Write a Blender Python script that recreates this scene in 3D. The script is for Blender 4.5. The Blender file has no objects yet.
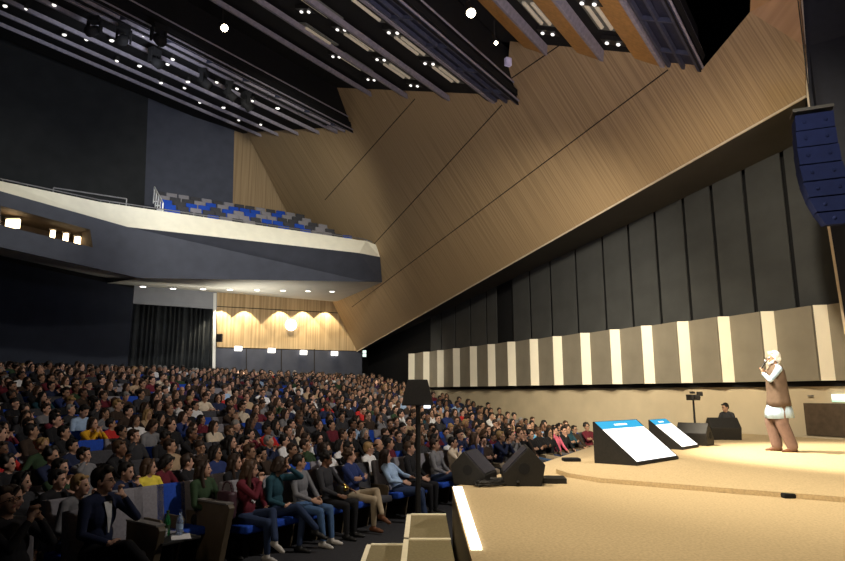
import bpy, bmesh, math, random
import numpy as np
from mathutils import Vector, Matrix

random.seed(7)
SC = bpy.context.scene
COL = SC.collection
PI = math.pi
V = Vector

# ------------------------------------------------------------------ camera
F = 620.0
HOR = 393.0
CZ = 2.25
TH = math.atan((HOR - 280.5) / F)
CT, ST = math.cos(TH), math.sin(TH)


def ray(px, py):
    x, z = (px - 422.5) / F, (280.5 - py) / F
    return V((x, CT - ST * z, ST + CT * z))


def atY(px, py, Y):
    r = ray(px, py)
    r = r * (Y / r.y)
    return V((r.x, Y, CZ + r.z))


def atz(px, py, z):
    r = ray(px, py)
    return V((0, 0, CZ)) + r * ((z - CZ) / r.z)


def onplane(px, py, p, n):
    r = ray(px, py)
    o = V((0, 0, CZ))
    return o + r * ((p - o).dot(n) / r.dot(n))


def proj(P):
    q = V(P) - V((0, 0, CZ))
    y, z = CT * q.y + ST * q.z, -ST * q.y + CT * q.z
    return (422.5 + F * q.x / y, 280.5 - F * z / y)


cam_d = bpy.data.cameras.new('camera')
cam = bpy.data.objects.new('camera', cam_d)
COL.objects.link(cam)
cam.location = (0, 0, CZ)
cam.rotation_euler = (PI / 2 + TH, 0, 0)
cam_d.sensor_width = 36.0
cam_d.lens = F * 36.0 / 845.0
cam_d.clip_end = 200
SC.camera = cam
SC.view_settings.view_transform = 'Standard'
SC.view_settings.look = 'None'
SC.view_settings.gamma = 1.0
SC.view_settings.exposure = 0.0
SC.cycles.use_denoising = True
SC.cycles.max_bounces = 6

# ------------------------------------------------------------------ materials
MATS = {}


def new_mat(name):
    m = bpy.data.materials.new(name)
    m.use_nodes = True
    nt = m.node_tree
    return m, nt, nt.nodes['Principled BSDF']


def mat(name, col, rough=0.75, var=0.18, scale=9.0, metal=0.0, bump=0.0, spec=0.3):
    """flat-ish surface with procedural colour variation"""
    if name in MATS:
        return MATS[name]
    m, nt, b = new_mat(name)
    tc = nt.nodes.new('ShaderNodeTexCoord')
    nz = nt.nodes.new('ShaderNodeTexNoise')
    nz.inputs['Scale'].default_value = scale
    nz.inputs['Detail'].default_value = 4
    rp = nt.nodes.new('ShaderNodeValToRGB')
    rp.color_ramp.elements[0].position = 0.3
    rp.color_ramp.elements[1].position = 0.7
    rp.color_ramp.elements[0].color = (*[c * (1 - var) for c in col], 1)
    rp.color_ramp.elements[1].color = (*[min(1, c * (1 + var)) for c in col], 1)
    nt.links.new(tc.outputs['Object'], nz.inputs['Vector'])
    nt.links.new(nz.outputs['Fac'], rp.inputs['Fac'])
    nt.links.new(rp.outputs['Color'], b.inputs['Base Color'])
    b.inputs['Roughness'].default_value = rough
    b.inputs['Metallic'].default_value = metal
    b.inputs['Specular IOR Level'].default_value = spec
    if bump:
        bp = nt.nodes.new('ShaderNodeBump')
        bp.inputs['Strength'].default_value = bump
        bp.inputs['Distance'].default_value = 0.02
        nt.links.new(nz.outputs['Fac'], bp.inputs['Height'])
        nt.links.new(bp.outputs['Normal'], b.inputs['Normal'])
    MATS[name] = m
    return m


def emit(name, col, strength, base=(0.8, 0.8, 0.8)):
    if name in MATS:
        return MATS[name]
    m, nt, b = new_mat(name)
    b.inputs['Base Color'].default_value = (*base, 1)
    b.inputs['Emission Color'].default_value = (*col, 1)
    b.inputs['Emission Strength'].default_value = strength
    MATS[name] = m
    return m


def ribbed_wood(name, c1, c2, freq, rough=0.55):
    """narrow timber battens; they run along the V axis of the mesh's UVs (UVs in metres)"""
    m, nt, b = new_mat(name)
    L = nt.links
    tc = nt.nodes.new('ShaderNodeTexCoord')
    mp = nt.nodes.new('ShaderNodeMapping')
    mp.inputs['Scale'].default_value = (freq, 0.15, 1)
    L.new(tc.outputs['UV'], mp.inputs['Vector'])
    nz = nt.nodes.new('ShaderNodeTexNoise')
    nz.inputs['Scale'].default_value = 1.0
    nz.inputs['Detail'].default_value = 3
    L.new(mp.outputs['Vector'], nz.inputs['Vector'])
    rp = nt.nodes.new('ShaderNodeValToRGB')
    rp.color_ramp.elements[0].position = 0.38
    rp.color_ramp.elements[1].position = 0.6
    rp.color_ramp.elements[0].color = (*c1, 1)
    rp.color_ramp.elements[1].color = (*c2, 1)
    L.new(nz.outputs['Fac'], rp.inputs['Fac'])
    L.new(rp.outputs['Color'], b.inputs['Base Color'])
    b.inputs['Roughness'].default_value = rough
    b.inputs['Specular IOR Level'].default_value = 0.25
    bp = nt.nodes.new('ShaderNodeBump')
    bp.inputs['Strength'].default_value = 0.35
    bp.inputs['Distance'].default_value = 0.02
    L.new(nz.outputs['Fac'], bp.inputs['Height'])
    L.new(bp.outputs['Normal'], b.inputs['Normal'])
    MATS[name] = m
    return m


WOOD = ribbed_wood('ribbed_oak', (0.275, 0.192, 0.105), (0.385, 0.272, 0.152), 26.0)
WOODP = ribbed_wood('pale_oak_panel', (0.42, 0.29, 0.15), (0.60, 0.44, 0.25), 9.0)
M_SEAM = mat('seam_shadow_gap', (0.02, 0.015, 0.01), 0.9)
M_EDGE = mat('pale_metal_edge', (0.55, 0.47, 0.36), 0.4, 0.08)
M_BLACK = mat('matt_black', (0.008, 0.008, 0.009), 0.85)
M_CEIL = mat('black_ceiling_void', (0.006, 0.006, 0.007), 0.95)
M_FIN = mat('grey_violet_baffle_edge', (0.27, 0.25, 0.30), 0.6)
M_FINW = mat('baffle_oak_underside', (0.42, 0.22, 0.07), 0.6)
M_FIND = mat('baffle_unlit_underside', (0.02, 0.018, 0.018), 0.8)  # oak out of the light, its shade put into the colour
M_CAT = mat('blue_grey_steel', (0.05, 0.055, 0.09), 0.5)
M_NAVY = mat('slate_navy_plaster', (0.054, 0.059, 0.080), 0.8, 0.1, 2.0)
M_NAVYD = mat('dark_navy_panel', (0.016, 0.02, 0.034), 0.8, 0.12, 2.0)
M_DARKW = mat('charcoal_wall', (0.022, 0.024, 0.026), 0.85, 0.15, 1.5)
M_SLATE = mat('slate_blue_wall', (0.066, 0.072, 0.098), 0.8, 0.1, 2.0)
M_CREAM = mat('cream_parapet', (0.72, 0.69, 0.58), 0.6, 0.05, 3.0)
M_SOFF = mat('pale_soffit', (0.55, 0.53, 0.47), 0.8, 0.06, 1.0)
M_GREYP = mat('grey_header', (0.30, 0.31, 0.34), 0.8, 0.06, 2.0)
M_CURT = mat('charcoal_curtain', (0.030, 0.034, 0.038), 0.9, 0.25, 3.0)
M_UPW = mat('dark_wall_panel', (0.048, 0.050, 0.050), 0.7, 0.15, 1.2)
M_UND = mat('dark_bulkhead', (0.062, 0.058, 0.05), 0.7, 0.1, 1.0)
M_PALE = mat('pale_lit_return', (0.82, 0.76, 0.62), 0.6, 0.04, 2.0)  # brightness of the lit return faces put into a paler colour
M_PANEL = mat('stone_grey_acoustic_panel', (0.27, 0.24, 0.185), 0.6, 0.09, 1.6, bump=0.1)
M_TAN = mat('tan_plaster', (0.60, 0.50, 0.34), 0.8, 0.07, 1.4)
M_CARPET = mat('beige_stage_carpet', (0.52, 0.40, 0.235), 0.95, 0.14, 45.0, bump=0.25, spec=0.1)
M_STGSIDE = mat('stage_front_board', (0.10, 0.075, 0.045), 0.5)
M_STEP = mat('olive_step_carpet', (0.20, 0.165, 0.09), 0.9, 0.15, 40)
M_NOSE = mat('cream_step_nosing', (0.88, 0.80, 0.60), 0.5, 0.05)
M_FLOOR = mat('dark_hall_carpet', (0.02, 0.02, 0.023), 0.95, 0.3, 20)
M_RUB = mat('black_loudspeaker_cabinet', (0.015, 0.014, 0.013), 0.55, 0.2, 30)
M_GRILLE = mat('loudspeaker_grille', (0.03, 0.03, 0.045), 0.45, 0.4, 90)
M_LARR = mat('blue_black_line_array', (0.004, 0.007, 0.03), 0.85, .1, 9, 0, 0, .08)
M_STEEL = mat('grey_steel', (0.25, 0.25, 0.26), 0.4, 0.1, metal=0.7)
M_WHITEP = mat('white_paint', (0.8, 0.8, 0.78), 0.5, 0.04)
E_TUBE = emit('dim_fluorescent_tube', (1.0, 0.85, 0.62), 0.10, (0.5, 0.45, 0.36))
E_DOT = emit('small_downlight', (1.0, 0.96, 0.9), 1.2)
E_LAMP = emit('bright_lantern', (1.0, 0.86, 0.6), 22.0)
E_WARM = emit('warm_booth_light', (1.0, 0.72, 0.38), 7.0)
E_SOFF = emit('soffit_downlight', (1.0, 0.95, 0.85), 5.0)
E_WALLL = emit('wall_lamp_glow', (1.0, 0.95, 0.85), 3.0)
E_STRIP = emit('led_strip', (1.0, 0.93, 0.80), 3.2)
E_SCRW = emit('screen_white', (0.95, 0.97, 1.0), 1.15)
E_SCRC = emit('screen_cyan', (0.01, 0.38, 0.72), 1.0, (0.02, 0.1, 0.15))
E_EXIT = emit('exit_sign_green', (0.25, 0.85, 0.5), 0.9)
E_EXITW = emit('exit_sign_white', (0.8, 1.0, 0.9), 1.3)
E_PHONE = emit('phone_screen', (0.75, 0.85, 1.0), 1.6)


# ------------------------------------------------------------------ mesh helpers
def add_prism(bm, pts, off):
    """closed prism: polygon pts swept by vector off"""
    off = V(off)
    a = [bm.verts.new(p) for p in pts]
    b = [bm.verts.new(V(p) + off) for p in pts]
    n = len(pts)
    fs = [bm.faces.new(a), bm.faces.new(b[::-1])]
    for i in range(n):
        fs.append(bm.faces.new((a[i], b[i], b[(i + 1) % n], a[(i + 1) % n])))
    return fs


def add_box(bm, c, s, rot=None):
    """box centre c, full size s"""
    c = V(c)
    hs = [V((x, y, z)) for z in (-.5, .5) for y in (-.5, .5) for x in (-.5, .5)]
    R = rot or Matrix.Identity(3)
    v = [bm.verts.new(c + R @ V((h.x * s[0], h.y * s[1], h.z * s[2]))) for h in hs]
    fs = []
    for q in ((0, 2, 3, 1), (4, 5, 7, 6), (0, 1, 5, 4), (2, 6, 7, 3), (0, 4, 6, 2), (1, 3, 7, 5)):
        fs.append(bm.faces.new([v[i] for i in q]))
    return fs


def frame_of(d):
    d = V(d).normalized()
    u = d.cross(V((0, 0, 1)))
    if u.length < 1e-3:
        u = V((1, 0, 0))
    u.normalize()
    return u, u.cross(d).normalized(), d


def add_bar(bm, a, b, w, h):
    """rectangular bar from a to b, width w (sideways), height h"""
    a, b = V(a), V(b)
    u, v, d = frame_of(b - a)
    pts = [a + u * (sx * w / 2) + v * (sy * h / 2) for sx, sy in ((-1, -1), (1, -1), (1, 1), (-1, 1))]
    return add_prism(bm, pts, b - a)


def add_tube(bm, a, b, ra, rb=None, n=12):
    a, b = V(a), V(b)
    rb = ra if rb is None else rb
    u, v, d = frame_of(b - a)
    A = [bm.verts.new(a + (u * math.cos(t) + v * math.sin(t)) * ra) for t in [2 * PI * i / n for i in range(n)]]
    B = [bm.verts.new(b + (u * math.cos(t) + v * math.sin(t)) * rb) for t in [2 * PI * i / n for i in range(n)]]
    fs = [bm.faces.new(A[::-1]), bm.faces.new(B)]
    for i in range(n):
        fs.append(bm.faces.new((A[i], A[(i + 1) % n], B[(i + 1) % n], B[i])))
    return fs


def add_ball(bm, c, r, seg=12, rings=8, R=None):
    c = V(c)
    r = V((r, r, r)) if not hasattr(r, '__len__') else V(r)
    R = R or Matrix.Identity(3)
    top, bot = bm.verts.new(c + R @ V((0, 0, r.z))), bm.verts.new(c - R @ V((0, 0, r.z)))
    rows = []
    for j in range(1, rings):
        p = PI * j / rings
        rows.append([bm.verts.new(c + R @ V((r.x * math.sin(p) * math.cos(2 * PI * i / seg), r.y * math.sin(p) * math.sin(2 * PI * i / seg), r.z * math.cos(p)))) for i in range(seg)])
    for i in range(seg):
        k = (i + 1) % seg
        bm.faces.new((top, rows[0][i], rows[0][k]))
        bm.faces.new((bot, rows[-1][k], rows[-1][i]))
        for j in range(rings - 2):
            bm.faces.new((rows[j][i], rows[j + 1][i], rows[j + 1][k], rows[j][k]))


def mesh_of(bm, name, mats, smooth=False, bevel=0.0):
    if bevel:
        bmesh.ops.bevel(bm, geom=list(bm.edges), offset=bevel, segments=2, affect='EDGES', profile=0.6)
    bmesh.ops.recalc_face_normals(bm, faces=bm.faces)
    me = bpy.data.meshes.new(name)
    bm.to_mesh(me)
    bm.free()
    for m in (mats if isinstance(mats, (list, tuple)) else [mats]):
        me.materials.append(m)
    if smooth:
        me.polygons.foreach_set('use_smooth', [True] * len(me.polygons))
    return me


def link(name, me, parent=None, loc=None, rotz=None):
    o = bpy.data.objects.new(name, me)
    COL.objects.link(o)
    if parent is not None:
        o.parent = parent
    if loc is not None:
        o.location = loc
    if rotz is not None:
        o.rotation_euler = (0, 0, rotz)
    return o


def obj(name, bm, m, parent=None, smooth=False, bevel=0.0):
    return link(name, mesh_of(bm, name, m, smooth, bevel), parent)


def tag(o, label, cat, group=None, kind=None):
    o['label'] = label
    o['category'] = cat
    if group:
        o['group'] = group
    if kind:
        o['kind'] = kind
    return o


def thing(name, label, cat, loc=(0, 0, 0), rotz=0, group=None):
    o = bpy.data.objects.new(name, None)
    COL.objects.link(o)
    o.location = loc
    o.rotation_euler = (0, 0, rotz)
    o.empty_display_size = 0.2
    return tag(o, label, cat, group)


def struct(name, bm, m, label=None, smooth=False, bevel=0.0):
    o = obj(name, bm, m, None, smooth, bevel)
    o['kind'] = 'structure'
    if label:
        o['label'] = label
    return o


def rebase(o, origin):
    """move a one-mesh object's origin to `origin` without moving the shape"""
    o.data.transform(Matrix.Translation(-V(origin)))
    o.location = origin
    return o


def BM():
    return bmesh.new()


def uv_plane(me, o, u, v):
    """planar UVs in metres"""
    lay = me.uv_layers.new(name='UVMap')
    for lp in me.loops:
        p = me.vertices[lp.vertex_index].co - o
        lay.data[lp.index].uv = (p.dot(u), p.dot(v))


ORD = ['zeroth', 'first', 'second', 'third', 'fourth', 'fifth', 'sixth', 'seventh', 'eighth', 'ninth', 'tenth', 'eleventh', 'twelfth',
       'thirteenth', 'fourteenth', 'fifteenth', 'sixteenth', 'seventeenth', 'eighteenth', 'nineteenth', 'twentieth']
TENS = {2: 'twenty', 3: 'thirty', 4: 'forty'}


def ordn(k):
    if k <= 20:
        return ORD[k]
    t, u = divmod(k, 10)
    return (TENS[t][:-1] + 'ieth') if u == 0 else TENS[t] + '-' + ORD[u]


# ------------------------------------------------------------------ main directions
AZ = math.radians(35)
FD = V((math.sin(AZ), math.cos(AZ), 0))        # along the rows, away from the camera
GD = V((-math.cos(AZ), math.sin(AZ), 0))       # from the stage towards the back of the hall
STG, PLT = 1.175, 1.23                          # stage floor and raised stage platform
W0 = atz(845, 438, PLT)
ZT = W0.z + (atY(845, 304, W0.y).z - W0.z)
WA, WB = atz(835, 305, ZT), atz(415, 354, ZT)  # right wall, on its pale panel tops
WD = (WB - WA)
WD.z = 0
WD.normalize()
WN = V((-WD.y, WD.x, 0))                       # towards the hall
if WN.x > 0:
    WN = -WN
WA0 = V((WA.x, WA.y, 0))


def wallp(px, py, off=0.0):
    return onplane(px, py, WA0 + WN * off, WN)


def wall_t(px, py=350, off=0.0):
    return (wallp(px, py, off) - WA0).dot(WD)


def wp(t, z, off=0.0):
    return WA0 + WD * t + WN * off + V((0, 0, z))


# wood soffit plane, back wall plane
P1 = atY(806, 95, 13.0)
P2 = atY(357, 351, 38.0)
BU = V((-math.sin(math.radians(59)), -math.cos(math.radians(59)), 0))   # along the back wall, to the left
BN = V((math.cos(math.radians(59)), -math.sin(math.radians(59)), 0))    # back wall normal, into the hall
P3 = onplane(245, 140, P2, BN)
SN = (P2 - P1).cross(P3 - P1).normalized()
if SN.z > 0:
    SN = -SN                                    # faces down into the hall


def soff(px, py, lift=0.0):
    return onplane(px, py, P1 + SN * lift, SN)


def backp(px, py, off=0.0):
    return onplane(px, py, P2 + BN * off, BN)


def row_floor(n):
    return min(1.98, max(0.0, 0.152 * (n - 8.8)))


# ------------------------------------------------------------------ floor, stage
ROW0, PITCH, SEATW = 7.2, 0.83, 0.51
NROWS = 27
bm = BM()
fl0, fl1 = -16.0, 50.0


def gp(n, s, z):
    p = GD * n + FD * s
    return V((p.x, p.y, z))


add_prism(bm, [gp(-14, fl0, 0), gp(ROW0 - 1.0, fl0, 0), gp(ROW0 - 1.0, fl1, 0), gp(-14, fl1, 0)], (0, 0, -0.3))
for k in range(NROWS):
    n0 = ROW0 + PITCH * k - (1.0 if k == 0 else 0.45)
    n1 = ROW0 + PITCH * (k + 1) - 0.45 if k < NROWS - 1 else 45
    z = row_floor(ROW0 + PITCH * k)
    add_prism(bm, [gp(n0, fl0, z), gp(n1, fl0, z), gp(n1, fl1, z), gp(n0, fl1, z)], (0, 0, -0.3 - z))
struct('floor', bm, M_FLOOR)

e_a, e_b = atz(452, 487, STG), atz(469, 550, STG)
s_pts = [e_b + (e_b - e_a) * 3.0, e_a, atz(545, 462, STG), atz(590, 447, STG)]
dirn = (s_pts[3] - s_pts[2]).normalized()
s_pts.append(s_pts[3] + dirn * 2.2)
s_pts += [wp(4.6, STG, 0.9), wp(-22, STG, 0.9)]
bm = BM()
add_prism(bm, s_pts, (0, 0, -0.045))
struct('trim_1', bm, M_CARPET, 'beige carpeted stage floor')
bm = BM()
add_prism(bm, [p - V((0, 0, 0.045)) for p in s_pts], (0, 0, -STG + 0.05))
struct('wall_stage_front', bm, M_STGSIDE, 'dark front boarding of the stage')
# raised platform, rounded towards the hall
pl = [atz(845 + 120, 506, PLT), atz(845, 497, PLT), atz(720, 487.5, PLT), atz(600, 478, PLT), atz(568, 473, PLT), atz(556, 469, PLT), atz(560, 465, PLT), atz(575, 461, PLT), atz(592, 457, PLT)]
d2 = (pl[-1] - pl[-2]).normalized()
pl += [V((4.3, 13.2, PLT)), wp(3.0, PLT, 0.92), wp(-14, PLT, 0.92)]
bm = BM()
add_prism(bm, pl, (0, 0, STG - PLT + 0.002))
struct('trim_2', bm, M_CARPET, 'raised beige carpeted platform on the stage')

# LED strip along the stage edge
bm = BM()
add_prism(bm, [atz(471, 550, STG + .001), atz(482, 550, STG + .001), atz(462, 488, STG + .001), atz(453, 488, STG + .001)], (0, 0, 0.018))
tag(rebase(obj('light_strip', bm, E_STRIP), (0.5, 6.7, STG)), 'glowing white light strip along the stage edge above the steps', 'light strip')

bm = BM()
add_prism(bm, [wp(1, 0, .02), wp(-6, 0, .02), wp(-6, 0, .88), wp(1, 0, .88)], (0, 0, .74))
struct('floor_side_ledge', bm, M_FLOOR, 'dark ledge between the stage and the side wall')
# steps from the hall floor up to the stage
st = thing('stage_steps', 'olive carpeted steps with cream edges beside the stage', 'steps', (0, 6, 0))
yf = 8.35
for i, (xa, xb, z, nm) in enumerate(((-0.20, 0.30, 0.72, 'upper_tread'), (-0.70, -0.20, 0.37, 'lower_tread'))):
    yl = yf if i == 0 else yf - .05
    for j, (ya, yb) in enumerate(((3.2, 5.35), (5.40, 7.0 - .01), (7.03, yl))):
        bm = BM()
        add_box(bm, ((xa + xb) / 2, (ya + yb) / 2 - 6, z / 2), (xb - xa - 0.004, yb - ya, z))
        obj(nm, bm, M_STEP, st)
        bm = BM()
        e = 0.055
        add_box(bm, (xa + e / 2, (ya + yb) / 2 - 6, z + 0.006), (e, yb - ya, 0.012))
        add_box(bm, ((xa + xb) / 2, yb - e / 2 - 6, z + 0.006), (xb - xa, e, 0.012))
        obj('nosing', bm, M_NOSE, st)

# ------------------------------------------------------------------ right wall
zb = wallp(640, 388).z
t_far = wall_t(412, 370)
bm = BM()
add_prism(bm, [wp(-16, 0, -.0), wp(t_far, 0), wp(t_far, zb), wp(-16, zb)], -WN * 0.3)
struct('wall_right', bm, M_TAN, 'tan lower wall beside the stage and aisle')
bm = BM()
add_prism(bm, [wp(-16, zb, 0.10), wp(t_far, zb, 0.10), wp(t_far, zb + .10, 0.10), wp(-16, zb + .10, 0.10)], -WN * 0.3)
struct('trim_3', bm, M_BLACK, 'black shadow gap under the pale wall panels')
bm = BM()
add_prism(bm, [wp(-16, zb + .1, -.35), wp(t_far + 9, zb + .1, -.35), wp(t_far + 9, 12, -.35), wp(-16, 12, -.35)], -WN * 0.2)
struct('wall_right_upper', bm, M_BLACK)
gaps = [412, 427, 441, 457, 474, 492, 512, 534.7, 558, 586, 616, 648, 684.5, 726, 770, 823.5, 885]
ts = [wall_t(p, 370, .2) for p in gaps]
for i in range(len(ts) - 1):
    t1, t0 = ts[i], ts[i + 1]                       # t1 far end, t0 near end
    w = t1 - t0
    z0, z1 = zb + .13, ZT
    # cross-section (t, offset from wall): folded panel with a narrow return facing the stage
    far = t1 - 0.05 * w
    mid = t1 - 0.20 * w
    near = t0 + 0.005 * w
    bm = BM()
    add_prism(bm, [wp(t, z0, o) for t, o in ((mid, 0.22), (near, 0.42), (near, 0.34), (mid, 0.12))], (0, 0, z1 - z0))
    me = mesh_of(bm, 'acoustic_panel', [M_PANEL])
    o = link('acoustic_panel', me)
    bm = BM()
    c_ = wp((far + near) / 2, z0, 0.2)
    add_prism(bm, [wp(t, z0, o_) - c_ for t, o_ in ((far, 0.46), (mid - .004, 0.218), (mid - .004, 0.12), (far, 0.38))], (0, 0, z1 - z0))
    ret = obj('lit_look_return', bm, M_PALE, o)
    ret['label'] = 'narrow return face with its lit brightness painted pale'
    k = len(ts) - 1 - i
    rebase(o, c_)
    tag(o, 'folded stone grey acoustic wall panel, %s from the stage end' % ordn(k), 'wall panel', 'acoustic panels along the side wall')
# tall dark panels above
seams = [wall_t(p, 300) for p in (430, 441, 455, 470, 486, 497, 512, 530, 551, 577, 605, 632, 660, 690, 720, 755, 797, 850)]
for i in range(len(seams) - 1):
    t1, t0 = seams[i], seams[i + 1]
    rec = -.30 if i == 5 else 0.0  # the recessed one is a dark opening, its darkness painted black
    bm = BM()
    add_prism(bm, [wp(t1 - .06, ZT + .02, rec), wp(t0 + .06, ZT + .02, rec), wp(t0 + .06, 11.5, rec), wp(t1 - .06, 11.5, rec)], -WN * 0.04)
    o = obj('dark_wall_panel', bm, M_BLACK if i == 5 else M_UPW)
    rebase(o, wp((t0 + t1) / 2, ZT, 0))
    tag(o, 'tall %s panel under the bulkhead, %s from the stage end' % ('recessed black-painted opening' if i == 5 else 'dark charcoal', ordn(len(seams) - 1 - i)), 'wall panel', 'tall dark panels on the side wall')
# door and exit sign at the right end
ta, tb = wall_t(806, 420), wall_t(905, 420)
dz = wallp(806, 403).z
bm = BM()
add_prism(bm, [wp(ta, PLT + .005, .002), wp(tb, PLT + .005, .002), wp(tb, dz, .002), wp(ta, dz, .002)], WN * 0.04)
d = struct('door_1', bm, mat('dark_brown_door', (0.10, 0.07, 0.045), 0.6))
bm = BM()
hp = wp(ta - .15, PLT + .95, .07)
add_bar(bm, hp, hp - WD * .14, .025, .025)
obj('door_handle', bm, M_STEEL, d)
c = wallp(840, 398, .06)
ex = thing('exit_sign', 'small lit white and green exit sign above stage side door', 'sign', c)
bm = BM()
add_prism(bm, [WD * .16 + V((0, 0, -.09)), -WD * .16 + V((0, 0, -.09)), -WD * .16 + V((0, 0, .09)), WD * .16 + V((0, 0, .09))], WN * .05)
obj('sign_box', bm, E_EXITW, ex)
bm = BM()
q = WN * .052
add_prism(bm, [WD * .16 + V((0, 0, -.09)) + q, -WD * .16 + V((0, 0, -.09)) + q, -WD * .16 + V((0, 0, -.03)) + q, WD * .16 + V((0, 0, -.03)) + q], WN * .004)
obj('green_band', bm, E_EXIT, ex)

# ------------------------------------------------------------------ timber bulkhead over the right side
px_poly = [(357, 351), (560, 235.3), (806, 95), (804, 46), (750, 12), (699, 73), (688, 25), (512, 22), (508, 62), (338, 58), (330, 100), (245, 128)]
pts = [P2.copy(), None, P1.copy()] + [soff(*p) for p in px_poly[3:]]
pts[1] = (P1 + P2) / 2
bm = BM()
add_prism(bm, pts, -SN * 0.12)
me = mesh_of(bm, 'wall_bulkhead', [WOOD])
DU = (P2 - P1).normalized()
DV = SN.cross(DU).normalized()
uv_plane(me, P1, DU, DV)
o = link('wall_bulkhead', me)
o['kind'] = 'structure'
o['label'] = 'sloping oak ribbed bulkhead over the side aisle'
# panel joints on it
for i, ((x0, y0), (x1, y1)) in enumerate((((415, 99), (325, 200)), ((502, 105), (352, 268)), ((668, 70), (352, 307)), ((560, 45), (512, 78)))):
    bm = BM()
    add_bar(bm, soff(x0, y0, 0.002), soff(x1, y1, 0.002), 0.035, 0.02)
    struct('trim_%d' % (10 + i), bm, M_SEAM, 'dark joint line across the oak bulkhead')
bm = BM()
add_bar(bm, P1 - V((0, 0, .03)), P2 - V((0, 0, .03)), 0.04, 0.05)
struct('trim_4', bm, M_EDGE, 'pale edge along the bottom of the oak bulkhead')
# dark underside from its edge to the wall
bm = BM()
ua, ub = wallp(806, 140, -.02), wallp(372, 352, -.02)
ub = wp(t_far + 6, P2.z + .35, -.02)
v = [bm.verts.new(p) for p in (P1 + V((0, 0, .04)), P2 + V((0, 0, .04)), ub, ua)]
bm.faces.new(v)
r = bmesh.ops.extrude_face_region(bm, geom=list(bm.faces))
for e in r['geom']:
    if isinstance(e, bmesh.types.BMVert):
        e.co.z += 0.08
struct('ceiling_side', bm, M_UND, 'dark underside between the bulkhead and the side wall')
# upper oak face next to the stage opening
f0, f1 = soff(750, 12), soff(804, 46)
f2, f3 = atY(798, -14, 11.9), atY(752, -30, 11.2)
bm = BM()
add_prism(bm, [f0, f1, f2, f3], V((0.1, 0.1, 0.06)))
me = mesh_of(bm, 'wall_bulkhead_upper', [ribbed_wood('oak_upper_face', (0.36, 0.22, 0.12), (0.43, 0.27, 0.15), 5.0)])
uu = (f1 - f0).normalized()
uv_plane(me, f0, uu, V((0, 0, 1)))
o = link('wall_bulkhead_upper', me)
o['kind'] = 'structure'
# stage opening: dark side wall with a pale edge
e0, e1, e2 = atY(800, -20, 12.2), P1 + V((0.03, -.02, 0)), atY(846, 334, 13.6)
bm = BM()
add_prism(bm, [e0, e1, e2, e2 + V((5, -3.6, -.6)), e1 + V((6, -4.5, 0)), e0 + V((6, -4.5, 1))], V((.12, .16, 0)))
struct('wall_proscenium', bm, mat('near_black_navy', (.007, .009, .018), .7))
bm = BM()
add_bar(bm, e0, e1, .05, .05)
add_bar(bm, e1, e2, .05, .05)
struct('trim_5', bm, M_EDGE, 'pale edge of the stage opening')

# ------------------------------------------------------------------ back wall
def bw(px, py, off=0.0):
    return backp(px, py, off)


def back_quad(name, pxs, m, off=0.0, th=0.2, uv=False, label=None):
    bm = BM()
    add_prism(bm, [bw(x, y, off) for x, y in pxs], -BN * th)
    me = mesh_of(bm, name, [m])
    if uv:
        uv_plane(me, P2, BU, V((0, 0, 1)))
    o = link(name, me)
    o['kind'] = 'structure'
    if label:
        o['label'] = label
    return o


back_quad('wall_back', [(130, 295), (218, 295), (218, 400), (130, 400)], M_NAVYD, -.8)
back_quad('wall_back_panelled', [(217, 285), (362, 285), (362, 351), (217, 347)], WOODP, uv=True, label='pale oak panelling on the back wall below the balcony')
back_quad('wall_back_dado', [(216, 348), (362, 351.5), (362, 400), (216, 400)], M_SLATE, label='slate blue lower back wall')
back_quad('wall_back_header', [(128, 284), (217, 284), (217, 309), (128, 303)], M_GREYP, .02, label='grey header above the curtain')
back_quad('trim_6', [(213.5, 293), (216.5, 293), (215, 400), (212, 400)], M_WHITEP, .06, .1, label='white upright beside the curtain')
for i, x in enumerate((246, 281, 314)):
    back_quad('trim_%d' % (20 + i), [(x, 349), (x + .8, 349), (x + .8, 390), (x, 390)], M_SEAM, .012, .02, label='joint in the slate blue lower wall')
back_quad('trim_23', [(217, 306), (347, 313), (347, 313.8), (217, 306.8)], M_SEAM, .008, .02, label='joint across the pale oak panelling')
# upper back wall
back_quad('wall_back_upper', [(232, -40), (250, -40), (300, 250), (228, 250)], WOOD, 0, uv=True, label='oak strip of the upper back wall')
back_quad('wall_back_upper_slate', [(140, -40), (238, -40), (232, 240), (135, 240)], M_SLATE, .15, .1, label='slate part of the upper back wall')
back_quad('wall_back_upper_dark', [(-60, -60), (154, -60), (143, 240), (-60, 240)], M_DARKW, .7, .3, label='charcoal part of the upper back wall')
# dark lobby beyond the right end of the back wall
bm = BM()
lp = [P2 + V((0, 0, 2)), P2 + V((0, 0, -4)), P2 + V((1.5, 7.5, -4)), P2 + V((1.5, 7.5, 2))]
add_prism(bm, lp, (-.2, .05, 0))
q = P2 + V((1.5, 7.5, -4))
add_prism(bm, [q, q + V((9, 0, 0)), q + V((9, 0, 6)), q + V((0, 0, 6))], (0, .2, 0))
struct('wall_lobby', bm, M_BLACK)
c = atY(364.5, 353.5, 38.7)
ex = thing('exit_sign', 'small white lit sign in the dark gap beside the back wall', 'sign', c)
bm = BM()
add_box(bm, (0, 0, 0), (.28, .06, .46))
obj('sign_box', bm, M_BLACK, ex)
bm = BM()
add_box(bm, (0, -.035, .10), (.22, .01, .18))
add_box(bm, (0, -.035, -.11), (.22, .01, .18))
obj('lit_face', bm, E_EXITW, ex)

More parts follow.
